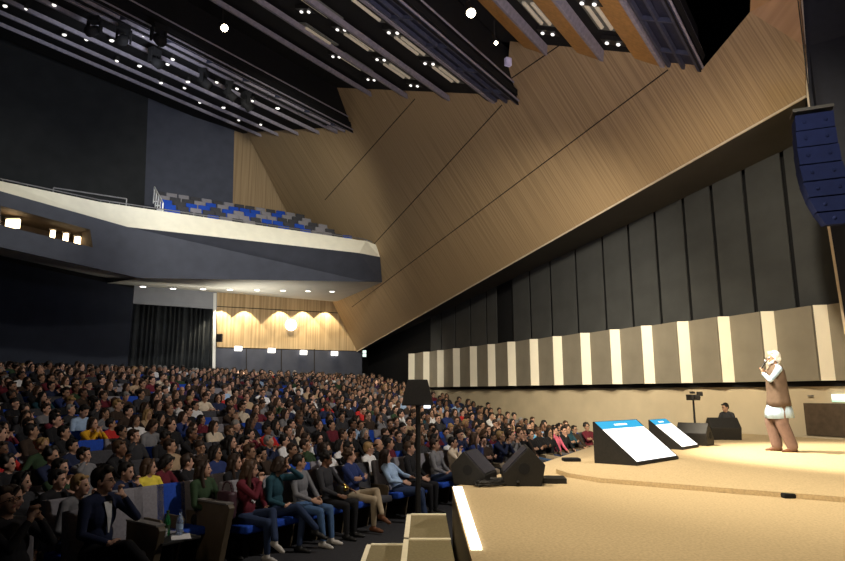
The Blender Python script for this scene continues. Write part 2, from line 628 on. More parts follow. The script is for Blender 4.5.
# curtain
bm = BM()
ca, cb = bw(124, 306, -.25), bw(214.5, 309, -.25)
L = (cb - ca)
L.z = 0
n = 150
ztop, zbot = bw(170, 305).z, bw(170, 380).z - .6
prev = None
ring = []
for i in range(n + 1):
    f = i / n
    p = ca + L * f
    w = 0.10 * math.sin(f * 2 * PI * 17 + 1.2 * math.sin(f * 23)) + .03 * math.sin(f * 131)
    ring.append((bm.verts.new(V((p.x, p.y, ztop)) + BN * w), bm.verts.new(V((p.x, p.y, zbot)) + BN * (w * 1.25)), bm.verts.new(V((p.x, p.y, ztop)) + BN * (w - .03)), bm.verts.new(V((p.x, p.y, zbot)) + BN * (w * 1.25 - .03))))
for a, b in zip(ring, ring[1:]):
    bm.faces.new((a[0], b[0], b[1], a[1]))
    bm.faces.new((a[2], a[3], b[3], b[2]))
    bm.faces.new((a[0], a[2], b[2], b[0]))
    bm.faces.new((a[1], b[1], b[3], a[3]))
bm.faces.new((ring[0][0], ring[0][1], ring[0][3], ring[0][2]))
bm.faces.new((ring[-1][0], ring[-1][2], ring[-1][3], ring[-1][1]))
tag(obj('stage_curtain', bm, M_CURT, smooth=True), 'charcoal pleated curtain hanging below the balcony', 'curtain')

# wall lamps on the back wall and their upward light
for i, (x, y) in enumerate(((238.6, 348), (272, 350), (304, 352), (335, 353))):
    p = bw(x, y, .16)
    t = thing('wall_lamp', 'white box wall lamp below the oak panelling, %s from the curtain' % ordn(i + 1), 'wall lamp', p, 0, 'box lamps on the back wall')
    bm = BM()
    add_prism(bm, [BU * .19 + V((0, 0, -.15)), -BU * .19 + V((0, 0, -.15)), -BU * .19 + V((0, 0, .10)), BU * .19 + V((0, 0, .10))], -BN * .14)
    obj('lamp_body', bm, E_WALLL, t)
    bm = BM()
    add_prism(bm, [BU * .21 + V((0, 0, .105)), -BU * .21 + V((0, 0, .105)), -BU * .21 + V((0, 0, .13)), BU * .21 + V((0, 0, .13))], -BN * .155)
    obj('lamp_top', bm, M_STEEL, t)
for x in (224, 248, 284, 307, 329):
    p = bw(x, 300 + (x - 224) * .02, .55)
    ld = bpy.data.lights.new('wall_washer', 'SPOT')
    ld.energy = 450
    ld.color = (1, .86, .60)
    ld.spot_size = math.radians(86)
    ld.spot_blend = .2
    ld.shadow_soft_size = .04
    lo = bpy.data.objects.new('wall_washer', ld)
    COL.objects.link(lo)
    lo.location = p
    lo.rotation_euler = (V((0, 0, -1)) - BN * .06).to_track_quat('-Z', 'Y').to_euler()
bm = BM()
p = bw(291, 325, .06)
u, vv, dd = BU, V((0, 0, 1)), BN
add_tube(bm, -BN * .05, BN * .05, .33, .33, 24)
o = obj('round_lamp', bm, E_WALLL)
o.location = p
tag(o, 'round white disc lamp on the oak back wall', 'lamp')
bm = BM()
add_box(bm, (0, 0, 0), (.28, .22, .42))
add_box(bm, (0, -.1, 0), (.2, .06, .32))
o = obj('wall_loudspeaker', bm, M_BLACK)
o.location = bw(219.5, 338, .25)
tag(o, 'small black loudspeaker on oak wall by curtain edge', 'loudspeaker')

# side wall of the control room under the balcony
b0, b1 = atY(-14, 252.5, 27.81), atY(134, 284, 31.24)
bm = BM()
add_prism(bm, [b0, b1, V((b1.x, b1.y, 0)), V((b0.x, b0.y, 0))], V((-.4, 1.2, 0)))
struct('wall_left', bm, M_NAVYD)
bm = BM()
add_prism(bm, [b0 + V((.02, -.03, .0)), b1 + V((.03, -.03, 0)), b1 + V((.03, -.03, -.22)), b0 + V((.02, -.03, -.22))], V((-.05, .12, 0)))
struct('trim_7', bm, M_BLACK, 'painted black shadow band along the top of the left wall')  # black strip stands in for the shadow along the wall top

# ------------------------------------------------------------------ balcony
ZB = soff(372, 243.5).z
T = [atz(-30, 172, ZB), atz(0, 181, ZB), atz(100, 202, ZB), atz(366, 241, ZB), soff(376, 247, .05)]
T[4].z = ZB - .1


def tdepth(px):
    """distance at which the parapet line passes behind image column px"""
    r_ = ray(px, 240)
    for a_, b_ in zip(T[:4], T[1:4]):
        d_ = b_ - a_
        k_ = r_.x * d_.y - r_.y * d_.x
        t_ = (a_.x * d_.y - a_.y * d_.x) / k_
        p_ = r_ * t_
        if (p_ - a_).xy.dot(d_.xy) <= d_.xy.length_squared or b_ is T[3]:
            return p_.y
    return T[3].y


Bt = [atY(px_, py_, tdepth(px_) - .42) for px_, py_ in ((-30, 183), (0, 191), (100, 219), (128, 227), (359, 253))] + [soff(380, 257, .03)]
T.insert(3, (T[2].lerp(T[3], .12)))
Bs = [atY(px_, py_, tdepth(px_) + .1) for px_, py_ in ((-30, 240), (0, 247), (140, 278))] + [soff(382, 282, .03)]
bm = BM()
vt = [bm.verts.new(p) for p in T]
vb = [bm.verts.new(p) for p in Bt]
vt2 = [bm.verts.new(p + BU * 0 - BN * .25) for p in T]
vb2 = [bm.verts.new(p - BN * .5 + V((0, 0, .02))) for p in Bt]
for i in range(5):
    for A, B in ((vt, vb), (vt2, vt), (vb, vb2), (vb2, vt2)):
        bm.faces.new((A[i], A[i + 1], B[i + 1], B[i]))
bm.faces.new((vt[0], vb[0], vb2[0], vt2[0]))
bm.faces.new((vt[5], vt2[5], vb2[5], vb[5]))
struct('trim_8', bm, M_CREAM, 'cream sloping parapet of the balcony')


def quad(bm, a, b, c, d):
    return bm.faces.new([bm.verts.new(p) for p in (a, b, c, d)])


def thick(bm, off):
    r = bmesh.ops.extrude_face_region(bm, geom=list(bm.faces))
    for e in r['geom']:
        if isinstance(e, bmesh.types.BMVert):
            e.co += V(off)


# navy fascia, with the control-room window left open
bm = BM()


def fb(s, t):      # left fascia, s along from Bt[1] to the kink, t downwards
    return (Bt[1].lerp(Bt[3], s)).lerp(Bs[1].lerp(Bs[2], s), t)


S1, t0w, t1w = 0.66, 0.26, 0.60
quad(bm, Bt[0], Bt[1], Bs[1], Bs[0])
quad(bm, fb(0, 0), fb(S1, 0), fb(S1, t0w), fb(0, t0w))
quad(bm, fb(0, t1w), fb(S1, t1w), fb(S1, 1), fb(0, 1))
quad(bm, fb(S1, 0), fb(1, 0), fb(1, t0w), fb(S1, t0w))
quad(bm, fb(S1, t0w), fb(1, t0w), fb(1, t1w), fb(S1, t1w))
quad(bm, fb(S1, t1w), fb(1, t1w), fb(1, 1), fb(S1, 1))
quad(bm, Bt[3], Bt[4], Bs[3].lerp(Bs[2], .08), Bs[2])
quad(bm, Bt[4], Bt[5], Bs[3], Bs[3].lerp(Bs[2], .08))
thick(bm, V((-.05, .12, 0)))
struct('wall_balcony_front', bm, M_NAVY, 'slate navy face of the balcony')
# control room behind the window
bm = BM()
inn = V((-1.6, 1.5, .1))
A, B, C, D = fb(0, t0w), fb(S1, t0w), fb(S1, t1w), fb(0, t1w)
A, D = A + (A - B) * .12, D + (D - C) * .12
quad(bm, A + inn, B + inn, C + inn, D + inn)
quad(bm, A, A + inn, D + inn, D)
quad(bm, B, B + inn, C + inn, C)
quad(bm, A, B, B + inn, A + inn)
quad(bm, D, C, C + inn, D + inn)
struct('wall_control_room', bm, mat('control_room_brown', (0.05, 0.035, 0.022), 0.8))
for i, (s, t, w, h) in enumerate(((.14, .42, .50, .34), (.43, .43, .16, .30), (.53, .43, .18, .32), (.62, .45, .22, .36))):
    p = fb(s, t) + inn * .45
    t_ = thing('control_room_lamp', 'warm light in the control room window, %s from the left' % ordn(i + 1), 'lamp', p, 0, 'lights behind the control room window')
    bm = BM()
    add_box(bm, (0, 0, 0), (w, .1, h))
    obj('lit_panel', bm, E_WARM, t_, bevel=.03)
    bm = BM()
    add_box(bm, (0, 0, h / 2 + .03), (w + .06, .14, .05))
    obj('lamp_hood', bm, M_STEEL, t_)
# balcony underside and floor
bm = BM()
k0, k1 = bw(335, 293, 0), bw(130, 289, 0)
zs = bw(216, 291.5).z
bk = [V((p.x, p.y, zs)) for p in (P2 - BN * .3 + V((0, 0, 0)), P2 + BU * 14 - BN * .3)]
v = [bm.verts.new(p) for p in (Bs[0], Bs[1], Bs[2], Bs[3], bk[0], bk[1], b1 + V((.0, -.02, 0)), b0 + V((0, -.02, 0)))]
bm.faces.new((v[2], v[3], v[4], v[5]))
bm.faces.new((v[0], v[1], v[7]))
bm.faces.new((v[1], v[2], v[6], v[7]))
bm.faces.new((v[2], v[5], v[6]))
thick(bm, V((0, 0, .15)))
struct('ceiling_balcony_underside', bm, M_SOFF, 'pale underside of the balcony')
SOFN = (Bs[3] - Bs[2]).cross(bk[0] - Bs[2]).normalized()
for i, (x, y) in enumerate(((143, 286.5), (173, 288.5), (203, 289), (230, 289.5), (257, 290), (283, 290.5), (308, 291), (332, 291.5))):
    p = onplane(x, y, Bs[2] - V((0, 0, .02)), SOFN)
    t = thing('downlight', 'small recessed downlight under the balcony, %s from the left' % ordn(i + 1), 'downlight', p, 0, 'downlights under the balcony')
    bm = BM()
    add_tube(bm, (0, 0, -.012), (0, 0, .03), .15, .15, 16)
    obj('trim_ring', bm, M_WHITEP, t)
    bm = BM()
    add_tube(bm, (0, 0, -.02), (0, 0, -.008), .12, .12, 16)
    obj('lamp', bm, E_SOFF, t)

# handrail along the parapet
bm = BM()
hr = [p - BN * .2 + V((0, 0, .14)) for p in T]
for a, b in zip(hr, hr[1:]):
    add_tube(bm, a, b, .025, n=8)
    for f in (0.02, .25, .5, .75):
        q = a.lerp(b, f)
        add_tube(bm, q - V((0, 0, .2)), q, .012, n=6)
tag(rebase(obj('handrail', bm, M_STEEL), T[2]), 'thin steel handrail along the top of the cream balcony parapet', 'handrail')

# ------------------------------------------------------------------ seats
M_SBLUE = mat('royal_blue_seat_fabric', (0.010, 0.055, 0.36), 0.85, 0.15, 30)
M_SGREY = mat('light_grey_seat_fabric', (0.21, 0.20, 0.22), 0.85, 0.12, 30)
M_SDARK = mat('charcoal_seat_fabric', (0.045, 0.045, 0.052), 0.85, 0.2, 30)
M_SWOOD = mat('dark_bronze_seat_side', (0.095, 0.072, 0.045), 0.5, 0.15, 8)
SEATM = {'royal blue': M_SBLUE, 'light grey': M_SGREY, 'charcoal': M_SDARK}


def rslab(c, s, rx=0.0, bev=.03):
    bm = BM()
    add_box(bm, (0, 0, 0), s)
    bmesh.ops.bevel(bm, geom=list(bm.edges), offset=bev, segments=2, affect='EDGES', profile=.6)
    bmesh.ops.transform(bm, matrix=Matrix.Translation(V(c)) @ Matrix.Rotation(rx, 4, 'X'), verts=bm.verts)
    return bm


ME_CUSH = mesh_of(rslab((0, .05, .42), (.46, .48, .11), .05), 'seat_cushion', M_SBLUE, True)
ME_BACK = mesh_of(rslab((0, -.27, .72), (.485, .10, .60), .17), 'backrest', M_SGREY, True)
bm = BM()
add_prism(bm, [V((-.255, -.25, .02)), V((-.255, .10, .02)), V((-.255, .20, .60)), V((-.255, .16, .64)), V((-.255, -.30, .64))], (.03, 0, 0))
ME_SIDE = mesh_of(bm, 'side_panel', M_SWOOD)
bm = BM()
add_box(bm, (0, -.05, .33), (.40, .30, .05))
add_box(bm, (0, -.10, .16), (.10, .22, .32))
ME_PED = mesh_of(bm, 'pedestal', M_BLACK)
ME_CUSHUP = mesh_of(rslab((0, -.15, .62), (.46, .11, .44), .12), 'folded_cushion', M_SBLUE, True)


def make_seat(name, loc, rz, backc, cushc, label, group, side=True, folded=False):
    t = thing(name, label, 'seat', loc, rz, group)
    c = link('seat_cushion', ME_CUSHUP if folded else ME_CUSH, t)
    b = link('backrest', ME_BACK, t)
    for o_, m_ in ((c, SEATM[cushc]), (b, SEATM[backc])):
        o_.material_slots[0].link = 'OBJECT'
        o_.material_slots[0].material = m_
    if side:
        link('side_panel', ME_SIDE, t)
        link('pedestal', ME_PED, t)
    return t


rz_b = -math.atan2(BN.x, BN.y)
bal_dir = (T[4] - T[2])
bal_dir.z = 0
bal_len = bal_dir.length
bal_dir.normalize()
rs = random.Random(3)
for r in range(5):
    z = ZB - .55 + .44 * r
    base = T[2] - BN * (.85 + .86 * r)
    bm = BM()
    a, b = base + bal_dir * (-1 if r else -6), base + bal_dir * (bal_len + 1.2)
    a.z = b.z = z
    add_prism(bm, [a + BN * .4, b + BN * .4, b - BN * .46, a - BN * .46], (0, 0, -.4))
    f = struct('floor_balcony_%d' % (r + 1), bm, M_DARKW, 'balcony step')
    k = 0
    for j in range(34):
        p = base + bal_dir * (2.9 + .55 * j - .05 * r)
        p.z = z
        if (p + V((0, 0, 1.0)) - P1).dot(SN) < .5:
            continue
        k += 1
        cc = rs.choice(['royal blue', 'royal blue', 'light grey', 'light grey', 'charcoal', 'charcoal'])
        make_seat('balcony_seat', p, rz_b, cc, cc, 'empty folded %s balcony seat, %s row from the parapet, %s from its left end' % (cc, ordn(r + 1), ordn(k)), 'empty seats on the balcony', False, True)
# lit stair rail at the left end of the balcony seats
t = thing('stair_rail', 'white lit rail posts beside the balcony steps', 'rail', T[2] + bal_dir * 2.35 - BN * .5)
for i in range(5):
    q = -BN * .8 * i + V((0, 0, .41 * i - .3))
    bm = BM()
    add_tube(bm, q, q + V((0, 0, .8)), .03, n=8)
    add_box(bm, q + bal_dir * .12 + V((0, 0, .1)), (.3, .05, .05))
    obj('rail_post', bm, M_WHITEP, t)
bm = BM()
add_tube(bm, V((0, 0, .5)), -BN * 3.2 + V((0, 0, .5 + 1.64)), .025, n=8)
obj('top_rail', bm, M_WHITEP, t)
# glass-topped guard rail left of it
bm = BM()
g0 = T[2] + bal_dir * (-1.6) - BN * .9
g1 = T[2] + bal_dir * 1.0 - BN * .9
for q in (g0, g1):
    add_tube(bm, q - V((0, 0, .4)), q + V((0, 0, .55)), .025, n=8)
add_tube(bm, g0 + V((0, 0, .55)), g1 + V((0, 0, .55)), .03, n=8)
tag(rebase(obj('guard_rail', bm, M_STEEL), g0), 'steel guard rail at left of the balcony seats', 'rail')

# ------------------------------------------------------------------ ceiling: three tilted bays of baffles, a catwalk at the low edge of each
BAYS = []
for (ax, ay), (bx, by) in (((240, 138), (353, 133)), ((345, 95), (518, 105)), ((515, 52), (700, 72))):
    A, B = soff(ax, ay), soff(bx, by)
    n = (B - A).cross(FD).normalized()
    if n.z > 0:
        n = -n
    BAYS.append((A, B, n))
LENB = (33.0, 29.0, 22.0)
FINS = ([262, 279, 299, 320, 338], [372, 408, 450, 495], [547, 603, 664])
CATW = ((340, 353), (497, 518), (668, 700))


def cut(p):
    """slide p along the rows until it meets the oak bulkhead"""
    return p + FD * ((P1 - p).dot(SN) / FD.dot(SN))


baynames = ('rear bay', 'middle bay', 'front bay')
trn = 30
for bi, (A, B, n) in enumerate(BAYS):
    ab = B - A
    up = -n                                            # up out of the bay
    side = up.cross(FD).normalized()
    if side.dot(ab) < 0:
        side = -side                                   # towards the stage
    x0 = proj(A)[0]
    x1 = proj(B)[0]
    # black deck above the baffles
    lift = .24
    bm = BM()
    A2, B2 = cut(A + up * lift - side * .6), cut(B + up * lift)
    add_prism(bm, [A2 + FD * .1, B2 + FD * .1, B2 - FD * LENB[bi], A2 - FD * LENB[bi]], up * .15)
    struct('ceiling_%d' % (bi + 1), bm, M_CEIL, 'black ceiling above the %s of baffles' % baynames[bi])

    def onbay(px, d=0.0, py=None):
        """point on the A-B line that shows at image column px"""
        lo, hi = 0.0, 1.0
        for _ in range(40):
            m_ = (lo + hi) / 2
            if proj(A.lerp(B, m_))[0] < px:
                lo = m_
            else:
                hi = m_
        return A.lerp(B, lo)
    BAYS[bi] = (A, B, n, onbay, side, up)
    for k, fx in enumerate(FINS[bi]):
        e = onbay(fx)
        t = thing('ceiling_baffle', 'long grey edged %sceiling baffle, %s of the %s counted from the stage' % ('oak bottomed ' if bi == 2 else '', ordn(len(FINS[bi]) - k), baynames[bi]), 'baffle', e, 0, 'baffles of the %s' % baynames[bi])
        w = (.30, .34, .85)[bi]
        h = (.13, .14, .22)[bi]
        b = -FD * LENB[bi]

        def sec(*q):
            return [cut(e + c) - e - FD * .03 for c in q]
        c0, c1 = -side * .02, -side * w + up * (.05 if bi < 2 else .12)
        bm = BM()
        add_prism(bm, sec(c0, c1, c1 + up * .05, c0 + up * .05), b)
        obj('underside', bm, (M_FIND, M_FIND, M_FINW)[bi], t)
        bm = BM()
        ww = .12 if bi < 2 else .09
        add_prism(bm, sec(-side * ww - up * .01, side * .02 - up * .01, side * .02 + up * h, -side * ww + up * h), b)
        obj('edge_rail', bm, M_FIN, t)
    # catwalk
    c0, c1 = onbay(CATW[bi][0]), B
    w = (c1 - c0).length
    t = thing('lighting_catwalk', 'blue grey steel lighting catwalk along the low edge of the %s' % baynames[bi], 'catwalk', c1, 0, 'lighting catwalks')
    bm = BM()
    L = LENB[bi]
    for s_ in (-w, -w * .55, -.06):
        add_prism(bm, [side * s_ + V((0, 0, 0)), side * (s_ + .07), side * (s_ + .07) + up * .1, side * s_ + up * .1], -FD * L)
    obj('bottom_rail', bm, M_FIN if bi == 0 else M_CAT, t)
    bm = BM()
    add_prism(bm, [-side * w + up * .12, up * .12, up * .16, -side * w + up * .16], -FD * L)
    obj('deck', bm, mat('dark_blue_deck', (0.02, 0.022, 0.045), 0.6), t)
    bm = BM()
    hh = (soff(*((345, 95), (515, 52), (697, 20))[bi]) - B).length
    add_prism(bm, [V((0, 0, 0)), side * .04, side * .04 + V((0, 0, hh)), V((0, 0, hh))], -FD * L)
    obj('side_screen', bm, M_BLACK, t)
    for q in range(int(L / 1.6)):
        bm = BM()
        y = -FD * (.9 + 1.6 * q)
        add_prism(bm, [-side * w, V((0, 0, 0)), up * .1, -side * w + up * .1], -FD * .05)
        o = obj('crossbar', bm, M_CAT, t)
        o.location = y
    for zz in (.12, .62):
        bm = BM()
        add_tube(bm, side * .09 + V((0, 0, zz)), side * .09 + V((0, 0, zz)) - FD * L, .028, n=8)
        obj('guard_rail', bm, M_FIN, t)

# roof over everything
bm = BM()
add_prism(bm, [V((-40, -12, 24)), V((26, -12, 24)), V((26, 58, 24)), V((-40, 58, 24))], (0, 0, .2))
struct('ceiling', bm, M_CEIL, 'black roof above the ceiling bays')

# twin tube fittings, twin spotlights and small lights between the baffles
TUBES = [(1, 317, 7), (1, 370, 10), (1, 315.5, 35.5), (1, 359.6, 42), (1, 410, 46), (1, 353, 63), (1, 397, 71), (1, 446, 74.5), (2, 537, 13.5), (2, 599, 17)]
TWINS = [(1, 341, 30), (1, 393, 33), (1, 380.6, 60), (1, 429, 64), (1, 414, 86), (1, 371, 80), (1, 305, 12), (1, 336, 57), (2, 547.5, 34), (2, 612.5, 44), (2, 588, 4)]
DOTS = [(15, 18), (75, 27), (160, 15), (190, 103), (255, 117), (345, 180), (412, 195), (510, 175), (495, 190), (475, 245), (545, 260), (425, 105), (555, 242), (640, 243), (590, 303), (660, 318), (705, 355), (770, 368), (820, 320), (700, 262), (745, 298), (330, 120)]


def bay_hit(bi, px, py, up_=0.0):
    A, B, n, onb, side, up = BAYS[bi]
    return onplane(px, py, A + up * up_, n)


for i, (bi, x, y) in enumerate(TUBES):
    A, B, n, onb, side, up = BAYS[bi]
    p = bay_hit(bi, x, y, .12)
    R = Matrix((side, FD, up)).transposed()
    t = thing('tube_light_fitting', 'unlit twin tube fitting on grey plate, %s of those in the %s' % (ordn(1 + i if bi == 1 else i - 7), baynames[bi]), 'light fitting', p, 0, 'twin tube fittings between baffles')
    bm = BM()
    add_box(bm, up * .05, (.62, 1.5, .05), R)
    obj('back_plate', bm, mat('grey_fitting_plate', (.14, .145, .13), .6), t)
    for s_ in (-.13, .13):
        bm = BM()
        add_tube(bm, side * s_ - FD * .55, side * s_ + FD * .55, .05, n=10)
        obj('tube', bm, E_TUBE, t)
for i, (bi, x, y) in enumerate(TWINS):
    A, B, n, onb, side, up = BAYS[bi]
    p = bay_hit(bi, x, y, .06)
    R = Matrix((side, FD, up)).transposed()
    t = thing('twin_spotlight', 'pair of small white downlights between baffles of the %s, %s of them' % (baynames[bi], ordn(i + 1 if bi == 1 else i - 7)), 'spotlight', p, 0, 'paired downlights between baffles')
    bm = BM()
    add_box(bm, up * .09, (.62, .30, .12), R)
    obj('housing', bm, M_RUB, t)
    for s_ in (-.16, .16):
        bm = BM()
        add_ball(bm, side * s_ + up * .0, (.055, .055, .035), 10, 6, R)
        obj('lamp', bm, E_DOT, t)  # glow put in for reflections on these unlit downlights
for i, (x, y) in enumerate(DOTS):
    A, B, n, onb, side, up = BAYS[0]
    p = bay_hit(0, x * .3386, y * .3386, .05)
    R = Matrix((side, FD, up)).transposed()
    t = thing('ceiling_spotlight', 'tiny white spotlight among the rear baffles, %s counted along the wall' % ordn(i + 1), 'spotlight', p, 0, 'tiny spotlights among the rear baffles')
    bm = BM()
    add_tube(bm, up * .02, up * .22, .09, .07, 10)
    obj('housing', bm, M_RUB, t)
    bm = BM()
    add_ball(bm, (0, 0, 0), (.13 if i % 3 == 0 else .07, .07, .05), 10, 6, R)
    obj('lamp', bm, E_DOT, t)
# big bright lanterns
LANT = []
for i, (bi, x, y, r, lab) in enumerate(((0, 224.5, 28, .10, 'warm glowing lantern under the rear catwalk'), (1, 471, 13, .10, 'brightest lantern hanging at the middle catwalk'), (1, 496, 43, .045, 'small lantern on the middle catwalk near its bulkhead end'))):
    A, B, n, onb, side, up = BAYS[bi]
    p = bay_hit(bi, x, y, -.1)
    t = thing('stage_lantern', lab, 'lantern', p)
    dirv = (V((3, 8, 1)) - p).normalized()
    bm = BM()
    add_tube(bm, -dirv * .36, -dirv * .02, r * .8, r * 1.15, 14)
    obj('barrel', bm, M_RUB, t)
    bm = BM()
    add_ball(bm, (0, 0, 0), r, 14, 10)
    obj('lens', bm, E_LAMP, t)
    bm = BM()
    add_tube(bm, -dirv * .2, -dirv * .2 + V((0, 0, .5)), .02, n=6)
    obj('yoke', bm, M_RUB, t)
    LANT.append(p + dirv * .25)
# dark moving heads on a pipe under the rear bay
HEADS = [(278, 90), (365, 115), (467, 115), (455, 180), (600, 240), (675, 275), (725, 305)]
A, B, n, onb, side, up = BAYS[0]
hp = [bay_hit(0, x * .3386, y * .3386, -.5) for x, y in HEADS]
bm = BM()
cc = bay_hit(0, 160, 42, -.05)
add_tube(bm, cc - FD * 11, cc + FD * 8, .04, n=8)
tag(rebase(obj('lighting_bar', bm, M_BLACK), cc), 'black pipe carrying dark moving heads under the rear baffles', 'lighting bar')
for i, p in enumerate(hp):
    t = thing('moving_head', 'dark moving head lamp hanging under the rear baffles, %s from the left' % ordn(i + 1), 'stage lamp', p, .4 * i, 'moving heads on the lighting bar')
    bm = BM()
    add_box(bm, (0, 0, .36), (.36, .28, .16))
    obj('base', bm, M_BLACK, t)
    for s_ in (-.2, .2):
        bm = BM()
        add_box(bm, (s_, 0, .1), (.06, .14, .42))
        obj('yoke_arm', bm, M_BLACK, t)
    bm = BM()
    add_tube(bm, (0, .12, .1), (0, -.26, -.2), .14, .17, 14)
    obj('head', bm, M_BLACK, t, True)
bm = BM()
p = bay_hit(1, 508, 62, -.15)
add_box(bm, (0, 0, 0), (.17, .12, .22), Matrix.Rotation(.5, 3, 'Z'))
o = obj('control_box', bm, mat('lavender_box', (.5, .48, .7), .4), None, False, .02)
o.location = p
tag(o, 'small lavender box on the end of the middle catwalk', 'box')

# line array at the right edge
t = thing('line_array', 'blue black curved line array loudspeaker hanging at stage opening', 'loudspeaker', atY(812, 118, 11.0))
pr = [(812, 118), (813.5, 134), (815.5, 150), (818.5, 167), (823, 183), (829.5, 198), (838, 212), (848, 224)]
rp = [atY(x, y, 11.0 - .02 * i) - t.location for i, (x, y) in enumerate(pr)]
for i in range(7):
    a, b = rp[i], rp[i + 1]
    d = (b - a).normalized()
    s_ = V((.92, -.38, 0)).normalized()
    f_ = d.cross(s_).normalized()
    R = Matrix((s_, f_, -d)).transposed()
    bm = BM()
    add_box(bm, (a + b) / 2, (.62 + .02 * i, .42, (b - a).length * .95), R)
    for sx in (-.17, .17):
        for q in (1, -1):
            add_ball(bm, (a + b) / 2 + s_ * sx + f_ * .21 * q, .035, 8, 6)
    obj('cabinet', bm, M_LARR, t)
bm = BM()
add_box(bm, rp[0] + V((0, 0, .12)), (.66, .4, .06), Matrix.Rotation(-.4, 3, 'Z'))
add_tube(bm, rp[0] + V((0, 0, .12)), rp[0] + V((0, 0, 6)), .012, n=6)
obj('hanging_frame', bm, M_RUB, t)

# ------------------------------------------------------------------ stage furniture
def monitor(name, label, bl, br, tl, depth_dir, hgt, header=.2):
    pass


def wedge_display(label, fl_, fr_, back_l, top_l, right_len):
    """floor display: screen leaning back between its low front edge and its high back edge"""
    t = thing('confidence_monitor', label, 'screen', fl_, 0, 'leaning floor screens on the stage')
    ax = (fr_ - fl_)
    ax.z = 0
    L_ = ax.length * right_len
    ax.normalize()
    bk = back_l - fl_
    bk.z = 0
    h = top_l
    o0 = V((0, 0, 0))
    lowh = .03
    prof = [o0, bk, bk + V((0, 0, h)), V((0, 0, lowh))]
    bm = BM()
    add_prism(bm, prof, ax * L_)
    obj('cabinet', bm, M_RUB, t)
    sl = (bk + V((0, 0, h)) - V((0, 0, lowh)))
    nn = ax.cross(sl).normalized()
    if nn.z < 0:
        nn = -nn
    base = V((0, 0, lowh))
    m_ = .03

    def face(u0, u1, v0, v1, mt, nm, lift=.012, parent=t):
        bm = BM()
        q = [base + ax * (L_ * u) + sl * v + nn * .001 for u, v in ((u0, v0), (u1, v0), (u1, v1), (u0, v1))]
        add_prism(bm, q, nn * lift)
        return obj(nm, bm, mt, parent)
    face(0, 1, 0, 1, M_BLACK, 'bezel', .006)
    s1 = face(m_, 1 - m_, .035, .80, E_SCRW, 'screen')
    s2 = face(m_, 1 - m_, .80, .985, E_SCRC, 'screen_header')
    face(.36, .64, .872, .905, E_SCRW, 'header_text', .016, s2)
    return t


c0, c1, cb_ = atz(637, 466, PLT), atz(676.5, 459.5, PLT), atz(594.5, 463.0, PLT)
hh = (393 - 420) * -1
top_h = CZ + (393 - 421) / F * 1.0 * cb_.y - PLT
wedge_display('larger nearer leaning floor screen with cyan header and white page', c0, c1, cb_, top_h, 1.06)
c0, c1, cb_ = atz(683, 450, PLT), atz(697, 447.5, PLT), atz(650, 448, PLT)
top_h2 = CZ + (393 - 419) / F * cb_.y - PLT
wedge_display('smaller farther leaning floor screen with cyan header and white page', c0, c1, cb_, top_h2, 1.15)
def floor_monitor(label, p, rz, s=1.0, foot=False, name='stage_monitor'):
    t = thing(name, label, 'loudspeaker', p, rz, 'wedge loudspeakers on the stage')
    W, D_, H = .62 * s, .52 * s, .46 * s
    prof = [V((-W / 2, -D_ / 2, 0)), V((-W / 2, D_ / 2 * .8, 0)), V((-W / 2, D_ / 2, H * .55)), V((-W / 2, D_ * .12, H)), V((-W / 2, -D_ / 2, H * .30))]
    bm = BM()
    add_prism(bm, prof, (W, 0, 0))
    obj('cabinet', bm, M_RUB, t, bevel=.012)
    a, b = V((0, -D_ / 2, H * .30)), V((0, D_ * .12, H))
    nn = V((1, 0, 0)).cross(b - a).normalized()
    if nn.z < 0:
        nn = -nn
    bm = BM()
    q = [V((sx * W * .45, 0, 0)) + a.lerp(b, f) + nn * .002 for sx, f in ((-1, .06), (1, .06), (1, .94), (-1, .94))]
    add_prism(bm, q, nn * .012)
    obj('grille', bm, M_GRILLE, t)
    for sx in (-1, 1):
        bm = BM()
        add_tube(bm, V((sx * W * .5, 0, H * .45)), V((sx * (W * .5 + .006), 0, H * .45)), .07 * s, n=16)
        obj('handle_recess', bm, M_BLACK, t)
    if foot:
        bm = BM()
        add_box(bm, (-.1, .30, .03), (.30, .44, .06))
        obj('foot_plate', bm, M_RUB, t)
    return t


p = atz(478, 486, STG)
floor_monitor('left black wedge loudspeaker at the stage edge behind the pole', p + V((-.02, .30, 0)), math.radians(68), .84)
p = atz(523, 486, STG)
floor_monitor('tilted black wedge loudspeaker beside the round edge of the platform', p + V((.04, .26, 0)), math.radians(-95), .96, True)
p = atz(697, 446, PLT)
floor_monitor('small brown wedge loudspeaker behind the far floor screen', p + V((.1, .3, 0)), math.radians(140), .95)
p = atz(727, 440, PLT)
floor_monitor('small black wedge loudspeaker in front of the crouching technician', p + V((0, .2, 0)), math.radians(175), 1.05)
# cables bundled behind the left wedge
t = thing('cable_bundle', 'loose black cables between the two black wedge loudspeakers', 'cable', atz(497, 487, STG) + V((0, .1, 0)))
for i in range(4):
    cp = []
    for j in range(34):
        a_ = j * .3 + i
        cp.append(V((.16 * math.cos(a_) * (1 + .2 * i), .14 * math.sin(a_ * 1.3), .025 + .02 * (1 + math.sin(j * .9 + i)))))
    bm = BM()
    for q0, q1 in zip(cp, cp[1:]):
        add_tube(bm, q0, q1, .016, n=6)
    obj('cable', bm, M_RUB, t)
